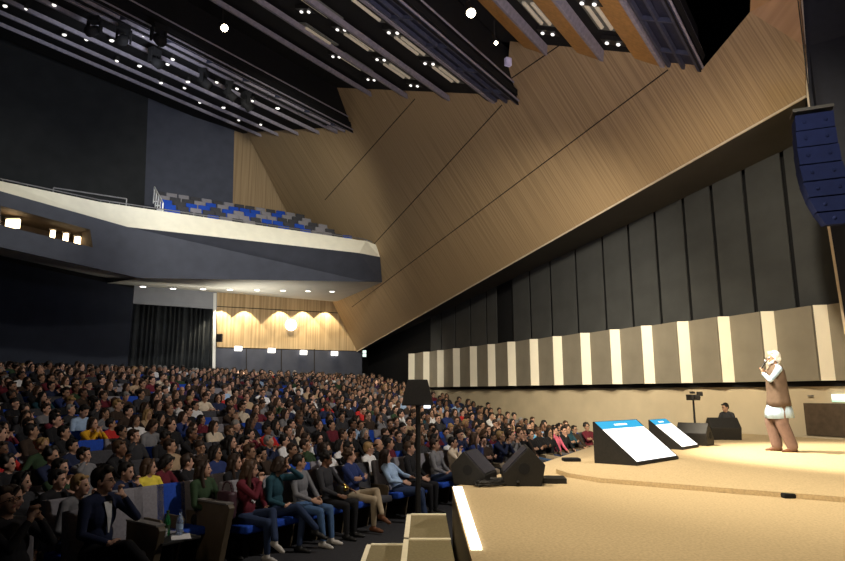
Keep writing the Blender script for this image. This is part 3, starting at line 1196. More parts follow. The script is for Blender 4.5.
# small floor box on the platform edge
for (x, y, lab) in ((573, 462, 'small dark floor box by the rounded platform edge'), (777, 493, 'tiny dark cable cover at the front of the platform')):
    bm = BM()
    p = atz(x, y, PLT if y < 480 else STG)
    add_prism(bm, [V((-.13, -.08, 0)), V((.13, -.08, 0)), V((.13, .1, 0)), V((-.13, .1, 0))], (0, 0, .05))
    o = obj('floor_box', bm, M_BLACK, None, False, .015)
    o.location = p + V((0, -.30 if y > 480 else .1, 0))
    tag(o, lab, 'floor box')
# camera on a stand by the side wall
p = atz(706, 440, PLT) + V((0, .5, 0))
t = thing('camera_stand', 'black camera on a slim stand near the tan side wall', 'camera', p)
bm = BM()
add_tube(bm, (0, 0, .05), (0, 0, .86), .028, .022, 10)
obj('column', bm, M_RUB, t)
for k in range(3):
    a_ = k * 2.1 + .3
    bm = BM()
    add_tube(bm, (0, 0, .35), (.28 * math.cos(a_), .28 * math.sin(a_), .015), .016, n=8)
    obj('leg', bm, M_RUB, t)
bm = BM()
add_box(bm, (0, 0, .92), (.2, .3, .13))
add_tube(bm, (0, -.15, .92), (0, -.27, .92), .05, .06, 12)
add_box(bm, (0, .02, 1.03), (.05, .2, .05))
add_box(bm, (.16, 0, 1.0), (.14, .03, .1))
obj('camera_body', bm, M_RUB, t, bevel=.008)

# loudspeaker on a pole at the edge of the front row
p = V((-.06, 11.3, 0))
p = atz(418, 524, 0)
t = thing('pole_stand', 'tall black pole beside the steps with covered loudspeaker on top', 'stand', (p.x, p.y, 0))
zt = CZ + (393 - 380) / F * p.y
bm = BM()
add_tube(bm, (0, 0, 0), (0, 0, zt - .3), .05, .042, 10)
obj('pole', bm, M_RUB, t)
bm = BM()
add_tube(bm, (0, 0, 0), (0, 0, .025), .22, .2, 20)
obj('base', bm, M_RUB, t)
bm = BM()
h0 = zt - .46
bot = [V((-.30, -.17, h0)), V((.28, -.17, h0)), V((.28, .17, h0)), V((-.30, .17, h0))]
top = [V((-.19, -.15, zt)), V((.17, -.15, zt)), V((.17, .15, zt)), V((-.19, .15, zt))]
vb_, vt_ = [bm.verts.new(q) for q in bot], [bm.verts.new(q) for q in top]
bm.faces.new(vb_[::-1])
bm.faces.new(vt_)
for i in range(4):
    bm.faces.new((vb_[i], vb_[(i + 1) % 4], vt_[(i + 1) % 4], vt_[i]))
obj('covered_loudspeaker', bm, M_RUB, t, bevel=.02)
bm = BM()
add_box(bm, (.16, -.2, h0 - .02), (.12, .03, .05))
obj('display', bm, E_PHONE, t)

# ------------------------------------------------------------------ people: bodies grown from limb volumes into one skin
TAGS = ['skin', 'top', 'legs', 'shoes', 'eye', 'lip', 'brow', 'shirt']
DEPS = None


def ik(a, c, l1, l2, pole):
    """middle joint of a two-bone limb"""
    a, c, pole = V(a), V(c), V(pole)
    d = c - a
    L = d.length
    if L > (l1 + l2) * .995:
        c = a + d * ((l1 + l2) * .995 / L)
        d = c - a
        L = d.length
    x = (l1 * l1 - l2 * l2 + L * L) / (2 * L)
    h = math.sqrt(max(0, l1 * l1 - x * x))
    u = d.normalized()
    w = pole - u * pole.dot(u)
    w.normalize()
    return a + u * x + w * h, c


class Prims(list):
    def cap(s, tagn, a, ra, b, rb=None):
        s.append(('c', tagn, V(a), ra, V(b), ra if rb is None else rb))

    def ell(s, tagn, c, r, R=None):
        s.append(('e', tagn, V(c), V(r) if hasattr(r, '__len__') else V((r, r, r)), R or Matrix.Identity(3)))


def cap_mesh(bm, a, ra, b, rb, n=12):
    d = b - a
    if d.length < 1e-5:
        return add_ball(bm, a, ra, n, 8)
    u, v, w = frame_of(d)
    rings = []
    for (c, r, k0, k1) in ((a, ra, -3, 0), (b, rb, 0, 3)):
        for k in range(k0, k1 + 1):
            if abs(k) == 3:
                continue
            ph = k / 3 * PI / 2
            rings.append([bm.verts.new(c + w * (r * math.sin(ph)) + (u * math.cos(t) + v * math.sin(t)) * (r * math.cos(ph))) for t in [2 * PI * i / n for i in range(n)]])
    p0, p1 = bm.verts.new(a - w * ra), bm.verts.new(b + w * rb)
    for A, B in zip(rings, rings[1:]):
        for i in range(n):
            k = (i + 1) % n
            bm.faces.new((A[i], A[k], B[k], B[i]))
    for i in range(n):
        k = (i + 1) % n
        bm.faces.new((p0, rings[0][k], rings[0][i]))
        bm.faces.new((p1, rings[-1][i], rings[-1][k]))


def grow(name, prims, voxel, smooth_it=3, ratio=1.0, nmat=8, tags=TAGS):
    """union of the volumes -> one continuous smooth mesh, faces given the slot of the nearest volume"""
    bm = BM()
    for p in prims:
        if p[0] == 'c':
            cap_mesh(bm, p[2], p[3], p[4], p[5])
        else:
            add_ball(bm, p[2], p[3], 16, 10, p[4])
    bmesh.ops.recalc_face_normals(bm, faces=bm.faces)
    me = bpy.data.meshes.new('tmp')
    bm.to_mesh(me)
    bm.free()
    ob = bpy.data.objects.new('tmp', me)
    COL.objects.link(ob)
    m = ob.modifiers.new('r', 'REMESH')
    m.mode = 'VOXEL'
    m.voxel_size = voxel
    if smooth_it:
        m = ob.modifiers.new('s', 'SMOOTH')
        m.factor = .5
        m.iterations = smooth_it
    if ratio < 1:
        m = ob.modifiers.new('d', 'DECIMATE')
        m.ratio = ratio
    dg = bpy.context.evaluated_depsgraph_get()
    out = bpy.data.meshes.new_from_object(ob.evaluated_get(dg))
    bpy.data.objects.remove(ob)
    bpy.data.meshes.remove(me)
    out.name = name
    np_ = len(out.polygons)
    cen = np.empty(np_ * 3, dtype=np.float32)
    out.polygons.foreach_get('center', cen)
    cen = cen.reshape(-1, 3)
    best = np.full(np_, 1e9)
    idx = np.zeros(np_, dtype=np.int32)
    for p in prims:
        if p[0] == 'c':
            a, b = np.array(p[2]), np.array(p[4])
            ab = b - a
            t = np.clip(((cen - a) @ ab) / max(1e-9, ab @ ab), 0, 1)
            d = np.linalg.norm(cen - a - t[:, None] * ab, axis=1) - (p[3] + t * (p[5] - p[3]))
        else:
            R = np.array(p[4])
            q = ((cen - np.array(p[2])) @ R) / np.array(p[3])
            d = (np.linalg.norm(q, axis=1) - 1) * min(p[3])
        k = tags.index(p[1])
        if p[1] in ('eye', 'lip', 'brow'):
            d = d - .002
        w = d < best
        best[w] = d[w]
        idx[w] = k
    out.materials.clear()
    for i in range(nmat):
        out.materials.append(M_BLACK)
    out.polygons.foreach_set('material_index', idx)
    out.polygons.foreach_set('use_smooth', [True] * np_)
    out.update()
    return out


def head_matrix(base, yaw, pitch, roll=0.0):
    return Matrix.Translation(base) @ Matrix.Rotation(yaw, 4, 'Z') @ Matrix.Rotation(pitch, 4, 'X') @ Matrix.Rotation(roll, 4, 'Y')


def head_prims(P, M, fine):
    R = M.to_3x3()

    def e(t, c, r):
        P.ell(t, M @ V(c), r, R)

    def c(t, a, ra, b, rb=None):
        P.cap(t, M @ V(a), ra, M @ V(b), rb)
    e('skin', (0, -.012, .108), (.074, .092, .096))
    e('skin', (0, .026, .055), (.058, .066, .084))
    e('skin', (0, .036, .004), (.042, .046, .036))
    e('skin', (0, .066, -.014), (.019, .018, .017))
    c('skin', (0, .090, .082), .008, (0, .104, .052), .0125)
    c('skin', (-.011, .094, .046), .009, (.011, .094, .046), .009)
    for s in (-1, 1):
        e('skin', (s * .077, -.008, .066), (.011, .021, .031))
        if fine:
            e('eye', (s * .029, .0785, .080), (.011, .0085, .006))
            c('brow', (s * .014, .090, .103), .004, (s * .044, .078, .105), .0035)
        else:
            e('brow', (s * .029, .083, .094), (.016, .007, .005))
            e('eye', (s * .029, .078, .079), (.009, .008, .005))
    if fine:
        c('lip', (-.019, .086, .021), .0075, (.019, .086, .021), .0075)


def hand_prims(P, W, d, side, curl, fine, spread=.0):
    """palm, four unequal bent fingers and a side thumb"""
    d = V(d).normalized()
    side = V(side)
    side = (side - d * side.dot(d)).normalized()
    nrm = side.cross(d).normalized()          # palm normal: fingers curl this way
    R = Matrix((side, d, nrm)).transposed()
    P.ell('skin', W + d * .048, (.038, .05, .016), R)
    if not fine:
        f = (d * math.cos(curl) + nrm * math.sin(curl)).normalized()
        P.cap('skin', W + d * .085 - side * .018, .014, W + d * .085 - side * .016 + f * .065, .012)
        P.cap('skin', W + d * .085 + side * .016, .014, W + d * .085 + side * .016 + f * .072, .012)
        P.cap('skin', W + d * .03 + side * .03, .012, W + d * .075 + side * .052 + nrm * .01, .011)
        return
    for i, (o, l) in enumerate(((.028, .068), (.0095, .078), (-.009, .072), (-.027, .056))):
        k = W + d * .088 + side * o
        a = curl * (1 + .06 * i)
        d1 = d * math.cos(a * .5) + nrm * math.sin(a * .5) + side * (o * spread)
        d2 = d * math.cos(a * 1.15) + nrm * math.sin(a * 1.15) + side * (o * spread)
        d3 = d * math.cos(a * 1.6) + nrm * math.sin(a * 1.6)
        m1 = k + d1.normalized() * (l * .45)
        m2 = m1 + d2.normalized() * (l * .32)
        P.cap('skin', k - d * .02, .0098, m1, .0088)
        P.cap('skin', m1, .0088, m2, .0082)
        P.cap('skin', m2, .0082, m2 + d3.normalized() * (l * .23), .0076)
    t0 = W + d * .022 + side * .028
    t1 = t0 + (d * .6 + side * .7 + nrm * .35).normalized() * .036
    t2 = t1 + (d * .85 + side * .15 + nrm * .5).normalized() * .03
    P.cap('skin', t0, .0125, t1, .0105)
    P.cap('skin', t1, .0105, t2, .009)


# right-hand and left-hand targets per arm pose: (wrist, hand direction, thumb side, curl, pole)
ARMS = {
    'lap': ((.10, .24, .655), (-.45, .8, -.25), (-.5, .1, .8), .5, (1, -.6, -.3)),
    'rest': ((.25, .24, .70), (.0, 1, -.15), (-1, 0, .2), .5, (1, -.5, -.4)),
    'chin': ((.07, .14, 1.02), (-.25, -.1, 1), (-1, .2, 0), 1.5, (.7, .3, -1)),
    'mouth': ((.055, .17, 1.04), (-.35, -.35, .85), (-.9, .3, 0), 1.7, (.6, .3, -1)),
    'cross': ((-.07, .15, .83), (-1, .0, .1), (0, .1, 1), .6, (1, .1, -.5)),
    'phone': ((.09, .27, .84), (-.3, .7, .6), (-.6, -.2, .8), 1.1, (1, -.5, -.6)),
    'temple': ((.14, .06, 1.10), (-.2, -.1, 1), (-.3, 1, 0), .9, (1, .4, -.6)),
    'crown': ((.12, .05, 1.22), (-.5, -.5, .6), (0, 1, .3), .8, (1, .5, -.2)),
    'knee': ((.14, .36, .66), (0, .9, -.45), (-1, 0, 0), .6, (1, -.4, .2)),
}


def body_prims(p):
    """p: pose dictionary. Person faces +Y; seated with hips over the origin, or standing."""
    P = Prims()
    fine = p.get('fine', False)
    stand = p.get('stand', False)
    pel = V(p.get('pelvis', (0, 0, .92) if stand else (0, -.02, .545)))
    lean = p.get('lean', .10)               # back positive
    twist = p.get('twist', 0.0)
    w = p.get('width', 1.0)
    TM = Matrix.Translation(pel) @ Matrix.Rotation(twist, 4, 'Z') @ Matrix.Rotation(lean, 4, 'X')
    R3 = TM.to_3x3()

    def tp(x, y, z):
        return TM @ V((x, y, z))
    TOP = 'top'
    P.ell('legs' if not p.get('skirt') else 'legs', tp(0, 0, 0), (.165 * w, .125, .115), R3)
    P.ell(TOP, tp(0, .005, .14), (.145 * w, .108 + p.get('belly', 0), .14), R3)
    P.ell(TOP, tp(0, 0, .32), (.168 * w, .112, .17), R3)
    P.ell(TOP, tp(0, -.005, .42), (.165 * w, .088, .10), R3)
    hunch = p.get('hunch', 0.0)
    sh = {}
    for s in (-1, 1):
        sh[s] = tp(s * .172 * w, -.005 + hunch, .452)
        P.cap(TOP, tp(s * .05, -.01 + hunch * .5, .49), .052, sh[s], .058)
    nb = tp(0, -.012 + hunch * .6, .49)
    ht = tp(0, .012 + hunch * 1.3, .585)
    P.cap('skin', nb, .052, ht, .050)
    if p.get('collar', True):
        P.cap(TOP, tp(0, -.03 + hunch * .6, .50), .060, tp(0, -.02 + hunch * .6, .515), .056)
    HM = head_matrix(ht - V((0, .0, .022)), p.get('yaw', 0), p.get('pitch', 0), p.get('roll', 0))
    head_prims(P, HM, fine)
    for s, key in ((1, 'ra'), (-1, 'la')):
        W, hd, sd, curl, pole = p.get(key) if not isinstance(p.get(key, 'lap'), str) else ARMS[p.get(key, 'lap')]
        W = V((W[0] * s, W[1], W[2]))
        if not stand and isinstance(p.get(key, 'lap'), str) and W.z > .95:
            W = W + V((0, hunch + (-.49 * lean if lean < 0 else -.3 * lean), 0))
            if p[key] in ('temple', 'crown', 'mouth', 'chin'):
                # follow the turned head
                q = HM.inverted() @ W
                yaw = p.get('yaw', 0) * .75
                c0 = V((HM.translation.x, HM.translation.y, 0))
                W = c0 + Matrix.Rotation(yaw, 3, 'Z') @ (W - c0)
        hd, sd, pole = [V((v_[0] * s, v_[1], v_[2])) for v_ in (hd, sd, pole)]
        E, W = ik(sh[s], W, .285, .255, pole)
        sl = p.get('sleeve', 'top')
        P.cap(TOP, sh[s], .056, sh[s].lerp(E, .5), .05)
        P.cap(TOP if sl != 'none' else 'skin', sh[s].lerp(E, .5), .049, E, .042)
        if sl == 'short':
            P.cap('skin', sh[s].lerp(E, .75), .042, E, .039)
            P.cap('skin', E, .039, W, .027)
        else:
            P.cap(TOP, E, .043, E.lerp(W, .86), .033)
            P.cap('skin', E.lerp(W, .86), .027, W, .026)
        if fine:
            hand_prims(P, W, hd, sd if s == 1 else sd, curl * (1 if s == 1 else -1), True, p.get('spread', 0))
        else:
            hand_prims(P, W, hd, sd, curl * (1 if s == 1 else -1), False)
    if p.get('nolegs'):
        return P, HM
    legs = p.get('legs', 'flat')
    for s in (1, -1):
        H = pel + V((s * .092, .0, -.02))
        if stand:
            A, toe, pole = p['feet'][0 if s == 1 else 1], None, V((s * .1, 1, 0))
            A = V(A)
        else:
            A = V((s * .12, .42 + p.get('reach', 0), .085))
            pole = V((s * .12, .5, 1))
            if legs == 'wide':
                A.x = s * .2
            if legs == 'cross':
                if s == p.get('over', 1):
                    A = V((-s * .16, .60, .30))
                    pole = V((s * .35, .3, 1))
                else:
                    A = V((s * .05, .40, .085))
            if legs == 'ankles':
                A = V((s * -.03, .62, .085))
        K, A = ik(H, A, .44, .43, pole)
        kr = .108 if p.get('loose') else .060
        P.cap('legs', H, .115 if p.get('loose') else .092, K, kr)
        P.cap('legs', K, kr, A + V((0, 0, .03)), .092 if p.get('loose') else .044)
        P.cap('skin' if p.get('bare_ankle') else 'legs', A + V((0, 0, .04)), .037, A, .034)
        td = V(p['toes'][0 if s == 1 else 1]) if p.get('toes') else V((s * .12, 1, -.05))
        if legs == 'cross' and s == p.get('over', 1) and not stand:
            td = V((-s * .2, 1, -.35))
        td.normalize()
        P.cap('shoes', A + V((0, 0, -.045)) - td * .05, .036, A + V((0, 0, -.045)) + td * .10, .036)
        P.cap('shoes', A + V((0, 0, -.05)) + td * .08, .036, A + V((0, 0, -.055)) + td * .165, .027)
        P.cap('shoes', A, .042, A + V((0, 0, -.03)), .042)
    return P, HM


# hair grown the same way, in head coordinates
def hair_prims(style):
    P = Prims()
    e, c = (lambda q, r: P.ell('skin', q, r)), (lambda a, ra, b, rb=None: P.cap('skin', a, ra, b, rb))
    if style in ('short', 'swept', 'curly', 'bob', 'long', 'bun'):
        e((0, -.030, .128), (.084, .092, .092))
        e((0, -.062, .085), (.072, .055, .07))
    if style == 'short':
        c((-.045, .048, .172), .022, (.045, .048, .172), .022)
        for s in (-1, 1):
            c((s * .072, .022, .13), .013, (s * .074, .015, .085), .008)
    if style == 'swept':
        c((-.05, .050, .176), .03, (.045, .055, .188), .034)
        c((0, .0, .2), .04, (0, .05, .195), .032)
        for s in (-1, 1):
            c((s * .073, .02, .13), .014, (s * .075, .012, .075), .009)
    if style == 'curly':
        r = random.Random(5)
        for i in range(34):
            a, b = r.uniform(0, 2 * PI), r.uniform(-.15, 1)
            q = V((.082 * math.cos(a) * math.sqrt(1 - b * b * .8), -.028 + .09 * math.sin(a) * math.sqrt(1 - b * b * .8), .125 + .09 * b))
            if q.y > .045 and q.z < .165:
                continue
            e(q, r.uniform(.026, .036))
    if style in ('bob', 'long', 'bun'):
        for s in (-1, 1):
            c((s * .03, .05, .19), .022, (s * .076, .035, .11), .018)
    if style in ('bob', 'long'):
        for s in (-1, 1):
            c((s * .076, .02, .12), .022, (s * .080, .0, .02), .028)
            c((s * .07, -.05, .1), .035, (s * .072, -.05, .0), .036)
        c((0, -.085, .09), .05, (0, -.085, .0), .045)
    if style == 'long':
        for s in (-1, 1):
            c((s * .080, .0, .02), .028, (s * .092, .025, -.15), .026)
            c((s * .06, -.075, .0), .042, (s * .07, -.075, -.18), .036)
        c((0, -.095, .0), .05, (0, -.11, -.2), .04)
    if style == 'bun':
        e((0, -.13, .15), .045)
        c((0, -.09, .08), .04, (0, -.13, .14), .03)
    if style == 'white_full':
        e((0, -.028, .130), (.088, .096, .096))
        e((0, -.070, .075), (.078, .055, .075))
        c((-.045, .045, .182), .026, (.045, .045, .182), .026)
        for s in (-1, 1):
            c((s * .074, .01, .12), .02, (s * .072, -.02, .05), .022)
    if style == 'beanie':
        e((0, -.022, .150), (.088, .098, .085))
        c((-.07, -.02, .14), .025, (.07, -.02, .14), .025)
        e((0, -.05, .13), (.082, .075, .06))
    if style == 'fringe':
        for s in (-1, 1):
            c((s * .07, .0, .10), .018, (s * .055, -.07, .09), .025)
        c((-.05, -.08, .08), .03, (.05, -.08, .08), .03)
    return P


HAIR = {}


def hair_mesh(style, fine=False):
    k = (style, fine)
    if k not in HAIR:
        HAIR[k] = grow('hair', hair_prims(style), .0075 if fine else .012, 2, 1.0 if fine else .6, 1, ['skin'])
    return HAIR[k]


# colours worn
def cm(name, col, rough=.9):
    return mat(name, col, rough, .12, 14)


SKINS = [cm('fair_skin', (.50, .29, .205), .55), cm('tan_skin', (.41, .235, .155), .55), cm('olive_skin', (.33, .19, .12), .55), cm('brown_skin', (.17, .085, .05), .55)]
SKINN = ['fair', 'tanned', 'olive', 'brown']
HAIRC = {'black': cm('black_hair', (.010, .008, .007), .6), 'dark brown': cm('dark_brown_hair', (.028, .016, .010), .6), 'brown': cm('brown_hair', (.06, .033, .018), .6),
         'blond': cm('blond_hair', (.30, .19, .08), .6), 'grey': cm('grey_hair', (.22, .21, .20), .7), 'white': cm('white_hair', (.82, .80, .76), .7)}
TOPS = {'black': (.010, .010, .012), 'charcoal': (.028, .028, .032), 'navy': (.012, .018, .05), 'dark brown': (.035, .022, .015), 'grey': (.16, .16, .17), 'maroon': (.11, .012, .022),
        'red': (.42, .022, .02), 'white': (.66, .66, .66), 'cream': (.55, .47, .36), 'blue': (.017, .031, .115), 'light blue': (.30, .42, .60), 'dark green': (.025, .05, .022),
        'yellow': (.68, .55, .06), 'mustard': (.60, .32, .015), 'teal': (.012, .05, .07), 'pink': (.60, .12, .19), 'beige': (.36, .26, .16), 'purple': (.05, .025, .07), 'sky blue': (.12, .40, .62)}
TOPM = {k: cm(k.replace(' ', '_') + '_cloth', v) for k, v in TOPS.items()}
LEGM = {'black': cm('black_trousers', (.010, .010, .012)), 'blue denim': cm('blue_denim', (.055, .11, .22)), 'dark denim': cm('dark_denim', (.018, .032, .075)), 'beige': cm('beige_trousers', (.30, .24, .16)),
        'grey': cm('grey_trousers', (.09, .09, .10)), 'mauve': cm('mauve_trousers', (.165, .105, .085))}
SHOEM = {'black': cm('black_shoes', (.012, .012, .012), .5), 'white': cm('white_trainers', (.42, .40, .37), .6), 'brown': cm('brown_boots', (.12, .05, .025), .45)}
M_EYE = cm('dark_eye', (.02, .015, .012), .2)
M_LIP = cm('lip', (.32, .12, .10), .5)
M_GLASS = cm('dark_spectacle_frame', (.012, .012, .012), .3)


def set_slot(o, i, m):
    s = o.material_slots[i]
    s.link = 'OBJECT'
    s.material = m


def dress(o, skin, top, legs, shoes, hairc, shirt=None):
    for i, m in enumerate((skin, top, legs, shoes, M_EYE, M_LIP, hairc, shirt or top)):
        set_slot(o, i, m)


def glasses_mesh():
    bm = BM()
    for s in (-1, 1):
        n = 14
        for i in range(n):
            a, b = 2 * PI * i / n, 2 * PI * (i + 1) / n
            add_tube(bm, (s * .033 + .025 * math.cos(a), .102, .080 + .019 * math.sin(a)), (s * .033 + .025 * math.cos(b), .102, .080 + .019 * math.sin(b)), .0025, n=5)
        add_tube(bm, (s * .057, .102, .085), (s * .084, .0, .085), .0025, n=5)
    add_tube(bm, (-.008, .105, .085), (.008, .105, .085), .0025, n=5)
    return mesh_of(bm, 'glasses', M_GLASS)


ME_GLASSES = glasses_mesh()
# twelve seated poses, each with the head turned three ways, shared by the audience
POSES = [dict(ra='lap', la='lap', lean=.16), dict(ra='chin', la='lap', lean=.02), dict(ra='cross', la='cross', lean=.18), dict(ra='rest', la='chin', lean=.08),
         dict(ra='phone', la='phone', lean=.05, pitch=-.45, hunch=.02), dict(ra='temple', la='lap', lean=.12), dict(ra='lap', la='rest', lean=.24), dict(ra='mouth', la='mouth', lean=-.10, hunch=.03)]
YAWS = [.80, .30, -.30]
VAR = {}


def variant(pi, yi):
    k = (pi, yi)
    if k not in VAR:
        p = dict(POSES[pi])
        p['yaw'] = YAWS[yi]
        p.setdefault('pitch', .06)
        if p['pitch'] < -.2:
            p['yaw'] *= .4
        P, HM = body_prims(p)
        VAR[k] = (grow('person', P, .0135, 3, .42), HM)
    return VAR[k]


FACE = math.radians(125)           # the rows face this way
RZ = -FACE
SPEAKER = V((6.28, 11.26, 0))


def seat_n_s(px, n, z=1.15):
    """place on row n whose head shows at image column px"""
    lo, hi = -30.0, 30.0
    for _ in range(50):
        m_ = (lo + hi) / 2
        q = gp(n, m_, z)
        yy = CT * q.y + ST * (q.z - CZ)
        if yy < .5 or proj(q)[0] < px:
            lo = m_
        else:
            hi = m_
    return lo


def person(mesh, HM, loc, rz, scale, skin, top, legs, shoes, hairc, style, label, group=None, fine=False, glasses=False, name='person', shirt=None, hairmat=None):
    o = link(name, mesh, None, loc, rz)
    o.scale = (scale, scale, scale)
    hm = hairmat or HAIRC[hairc]
    dress(o, skin, TOPM[top] if isinstance(top, str) else top, LEGM[legs] if isinstance(legs, str) else legs, SHOEM[shoes], hm, shirt)
    tag(o, label, 'person', group)
    if style:
        h = link('hair', hair_mesh(style, fine), o)
        h.matrix_local = HM
        set_slot(h, 0, hm)
    if glasses:
        g = link('glasses', ME_GLASSES, o)
        g.matrix_local = HM
    return o


# ---------------- the front rows, person by person
HERO_SEATS = []                     # (row n, s) already taken


def hero(px, n, pose, label, top, legs='dark denim', shoes='black', hair='dark brown', style='short', skin=0, scale=1.0, glasses=False, turn=0.0, dz=0.0, seat=('light grey', 'royal blue'), voxel=.0095, ds=0.0):
    s = seat_n_s(px, n) + ds
    q = gp(n, s, row_floor(n) + dz)
    p = dict(pose)
    p['fine'] = True
    p['yaw'] = p.get('yaw', 0) * 1.25
    P, HM = body_prims(p)
    me = grow('person', P, voxel, 2, .55)
    turn = turn + .22
    o = person(me, HM, q, RZ + turn, scale, SKINS[skin], top, legs, shoes, hair, style, label, None, True, glasses)
    HERO_SEATS.append((n, s))
    if seat:
        make_seat('audience_seat', gp(n, s, row_floor(n)), RZ, seat[0], seat[1], 'front area seat holding ' + seat[2] if len(seat) > 2 else 'seat under the ' + label.split(' with ')[0].replace('seated ', ''), 'audience seats')
    return o, HM


R0 = 7.25
# row of people along the front, from the aisle seat to the stage
h1, hm1 = hero(249, R0, dict(ra='mouth', la='lap', lean=.0, yaw=.45, pitch=-.12, legs='cross', over=-1, hunch=.02), 'person with long brown hair in maroon sweater, hand at mouth, legs crossed', 'maroon', 'dark denim', 'white', 'brown', 'long')
bm = BM()
for k_, (x, z, w_, h_) in enumerate(((-.02, .80, .018, .07), (.012, .80, .05, .016), (.012, .77, .05, .016), (.03, .785, .016, .045), (-.02, .745, .045, .016))):
    add_box(bm, (x, .098, z), (w_, .012, h_))
obj('sweater_print', bm, TOPM['white'], h1)
hero(277, R0, dict(ra='lap', la=((.05, .17, 1.17), (-.35, -.25, .9), (-.5, .6, 0), .9, (.9, .5, -.8)), lean=.02, yaw=.50, pitch=-.35, legs='cross', over=1, hunch=.03, bare_ankle=True), 'person in teal top with hand raised before bowed head, legs crossed', 'teal', 'dark denim', 'black', 'dark brown', 'bob')
hero(303, R0, dict(ra='lap', la='lap', lean=.10, yaw=.62, pitch=.02, reach=.05), 'person in grey sweater and light jeans, hands together on the lap', 'grey', 'blue denim', 'white', 'black', 'short', 1)
h4, hm4 = hero(329, R0, dict(ra='lap', la='rest', lean=.12, yaw=.45, pitch=-.3), 'person in charcoal jacket and black trousers looking down at the lap', 'charcoal', 'black', 'black', 'black', 'curly', 3)
hero(355, R0, dict(ra='cross', la='cross', lean=.16, yaw=.5, pitch=.02, legs='cross', over=-1, reach=.05), 'person with curly hair in blue sweater and beige trousers, legs crossed', 'blue', 'beige', 'brown', 'brown', 'curly')
hero(394, R0 + .05, dict(pelvis=(0, .10, .50), ra='lap', la='rest', lean=.50, yaw=.35, pitch=.0, reach=.15, legs='ankles'), 'person in light blue shirt reclining low beside the tall pole', 'light blue', 'dark denim', 'white', 'dark brown', 'long')
hero(413, R0 + .05, dict(ra='lap', la='lap', lean=.10, yaw=.25), 'person in black blazer seated right behind the tall pole', 'black', 'black', 'black', 'brown', 'swept')
hero(437, R0 + .1, dict(ra='lap', la='lap', lean=.06, yaw=.1, legs='cross'), 'bearded person in olive grey blazer near the left wedge loudspeaker', 'grey', 'dark denim', 'black', 'dark brown', 'short', 1)
hero(455, R0 + .1, dict(ra='chin', la='lap', lean=.06, yaw=.2), 'person in white shirt half hidden by the left wedge loudspeaker', 'cream', 'black', 'black', 'black', 'short', 1)
# two men nearest the camera
hs, hms = hero(103, 6.75, dict(ra='lap', la='mouth', lean=.0, yaw=.42, pitch=.05, legs='cross', over=1), 'person in navy suit with glasses, hand at mouth, nearest the bottles', 'navy', 'black', 'black', 'black', 'swept', 0, 1.10, True, 0.0, .02)
bm = BM()
add_prism(bm, [V((-.045, .064, 1.0)), V((.045, .064, 1.0)), V((.024, .100, .86)), V((-.024, .100, .86))], (0, .008, 0))
add_prism(bm, [V((-.024, .100, .86)), V((.024, .100, .86)), V((.006, .104, .72)), V((-.006, .104, .72))], (0, .008, 0))
obj('shirt_front', bm, TOPM['white'], hs)
hero(22, 6.35, dict(ra='mouth', la='mouth', lean=.34, yaw=.30, pitch=.42), 'person in dark suit leaning back with hands clasped before the face', 'charcoal', 'black', 'black', 'dark brown', 'swept', 1, 1.08, True)
hero(14, 7.25, dict(ra='temple', la='lap', lean=.05, yaw=.4, pitch=-.1), 'person with long dark hair behind the leaning man, hand at temple', 'black', 'black', 'black', 'dark brown', 'long')
# second and third rows near the aisle
R1, R2 = R0 + PITCH, R0 + 2 * PITCH
hero(78, 7.65, dict(ra='lap', la='mouth', lean=-.05, yaw=.3, pitch=.05, hunch=.02), 'blond person in grey jacket behind the navy suit, hand at mouth', 'grey', 'dark denim', 'black', 'blond', 'short', 0)
hero(206, R1 - .35, dict(ra='lap', la='lap', lean=.05, yaw=.35, pitch=.05), 'person with long brown hair in dark green sweater beside the blue seat', 'dark green', 'black', 'black', 'dark brown', 'long')
hero(152, R1 + .45, dict(ra='lap', la='lap', lean=.08, yaw=.5, pitch=.02), 'person in bright yellow sweater with brown hair above the empty seats', 'yellow', 'dark denim', 'black', 'brown', 'bob', 0, 1.0, False, 0, 0)
hero(126, R1 + .3, dict(ra='lap', la='chin', lean=.0, yaw=.3, pitch=-.1), 'person in navy jumper left of the yellow sweater, hand at chin', 'navy', 'black', 'black', 'black', 'short', 0)
hero(371, R1 - .15, dict(ra='lap', la='lap', lean=.06, yaw=.6), 'blond person in white T-shirt with glasses behind the blue sweater', 'white', 'dark denim', 'black', 'blond', 'short', 0, 1.0, True)
hero(392, R1 + .25, dict(ra='lap', la='lap', lean=.1, yaw=.4), 'person in maroon shirt with black hair above the light blue shirt', 'maroon', 'black', 'black', 'black', 'short', 1)
hero(237, R1 + .0, dict(ra='lap', la='temple', lean=.05, yaw=.3, pitch=.0), 'person in black top with long dark hair behind the maroon sweater, hand at head', 'black', 'black', 'black', 'dark brown', 'long')
hero(60, R1 + .2, dict(ra='lap', la='chin', lean=.05, yaw=.3), 'person in black jumper behind the blond person in grey jacket', 'black', 'black', 'black', 'black', 'short', 0)
hero(25, R1 + .3, dict(ra='lap', la='lap', lean=.08, yaw=.35), 'person with long black hair at the left edge of the second row', 'charcoal', 'black', 'black', 'black', 'long', 0)

# empty seats that show at the front
make_seat('audience_seat', gp(R0, seat_n_s(372, R0), 0), RZ, 'charcoal', 'charcoal', 'empty charcoal seat between the blue sweater and the light blue shirt', 'audience seats')
for px, c_, lab in ((138, 'light grey', 'empty light grey seat left of the other grey one, below the yellow sweater'), (160, 'light grey', 'empty light grey seat next to the royal blue one, below the yellow sweater'), (182, 'royal blue', 'empty royal blue seat next to the dark green sweater')):
    make_seat('audience_seat', gp(R1 - .35, seat_n_s(px, R1 - .35, .9), row_floor(R1 - .35)), RZ, c_, c_, lab, 'audience seats')
    HERO_SEATS.append((R1, seat_n_s(px, R1)))
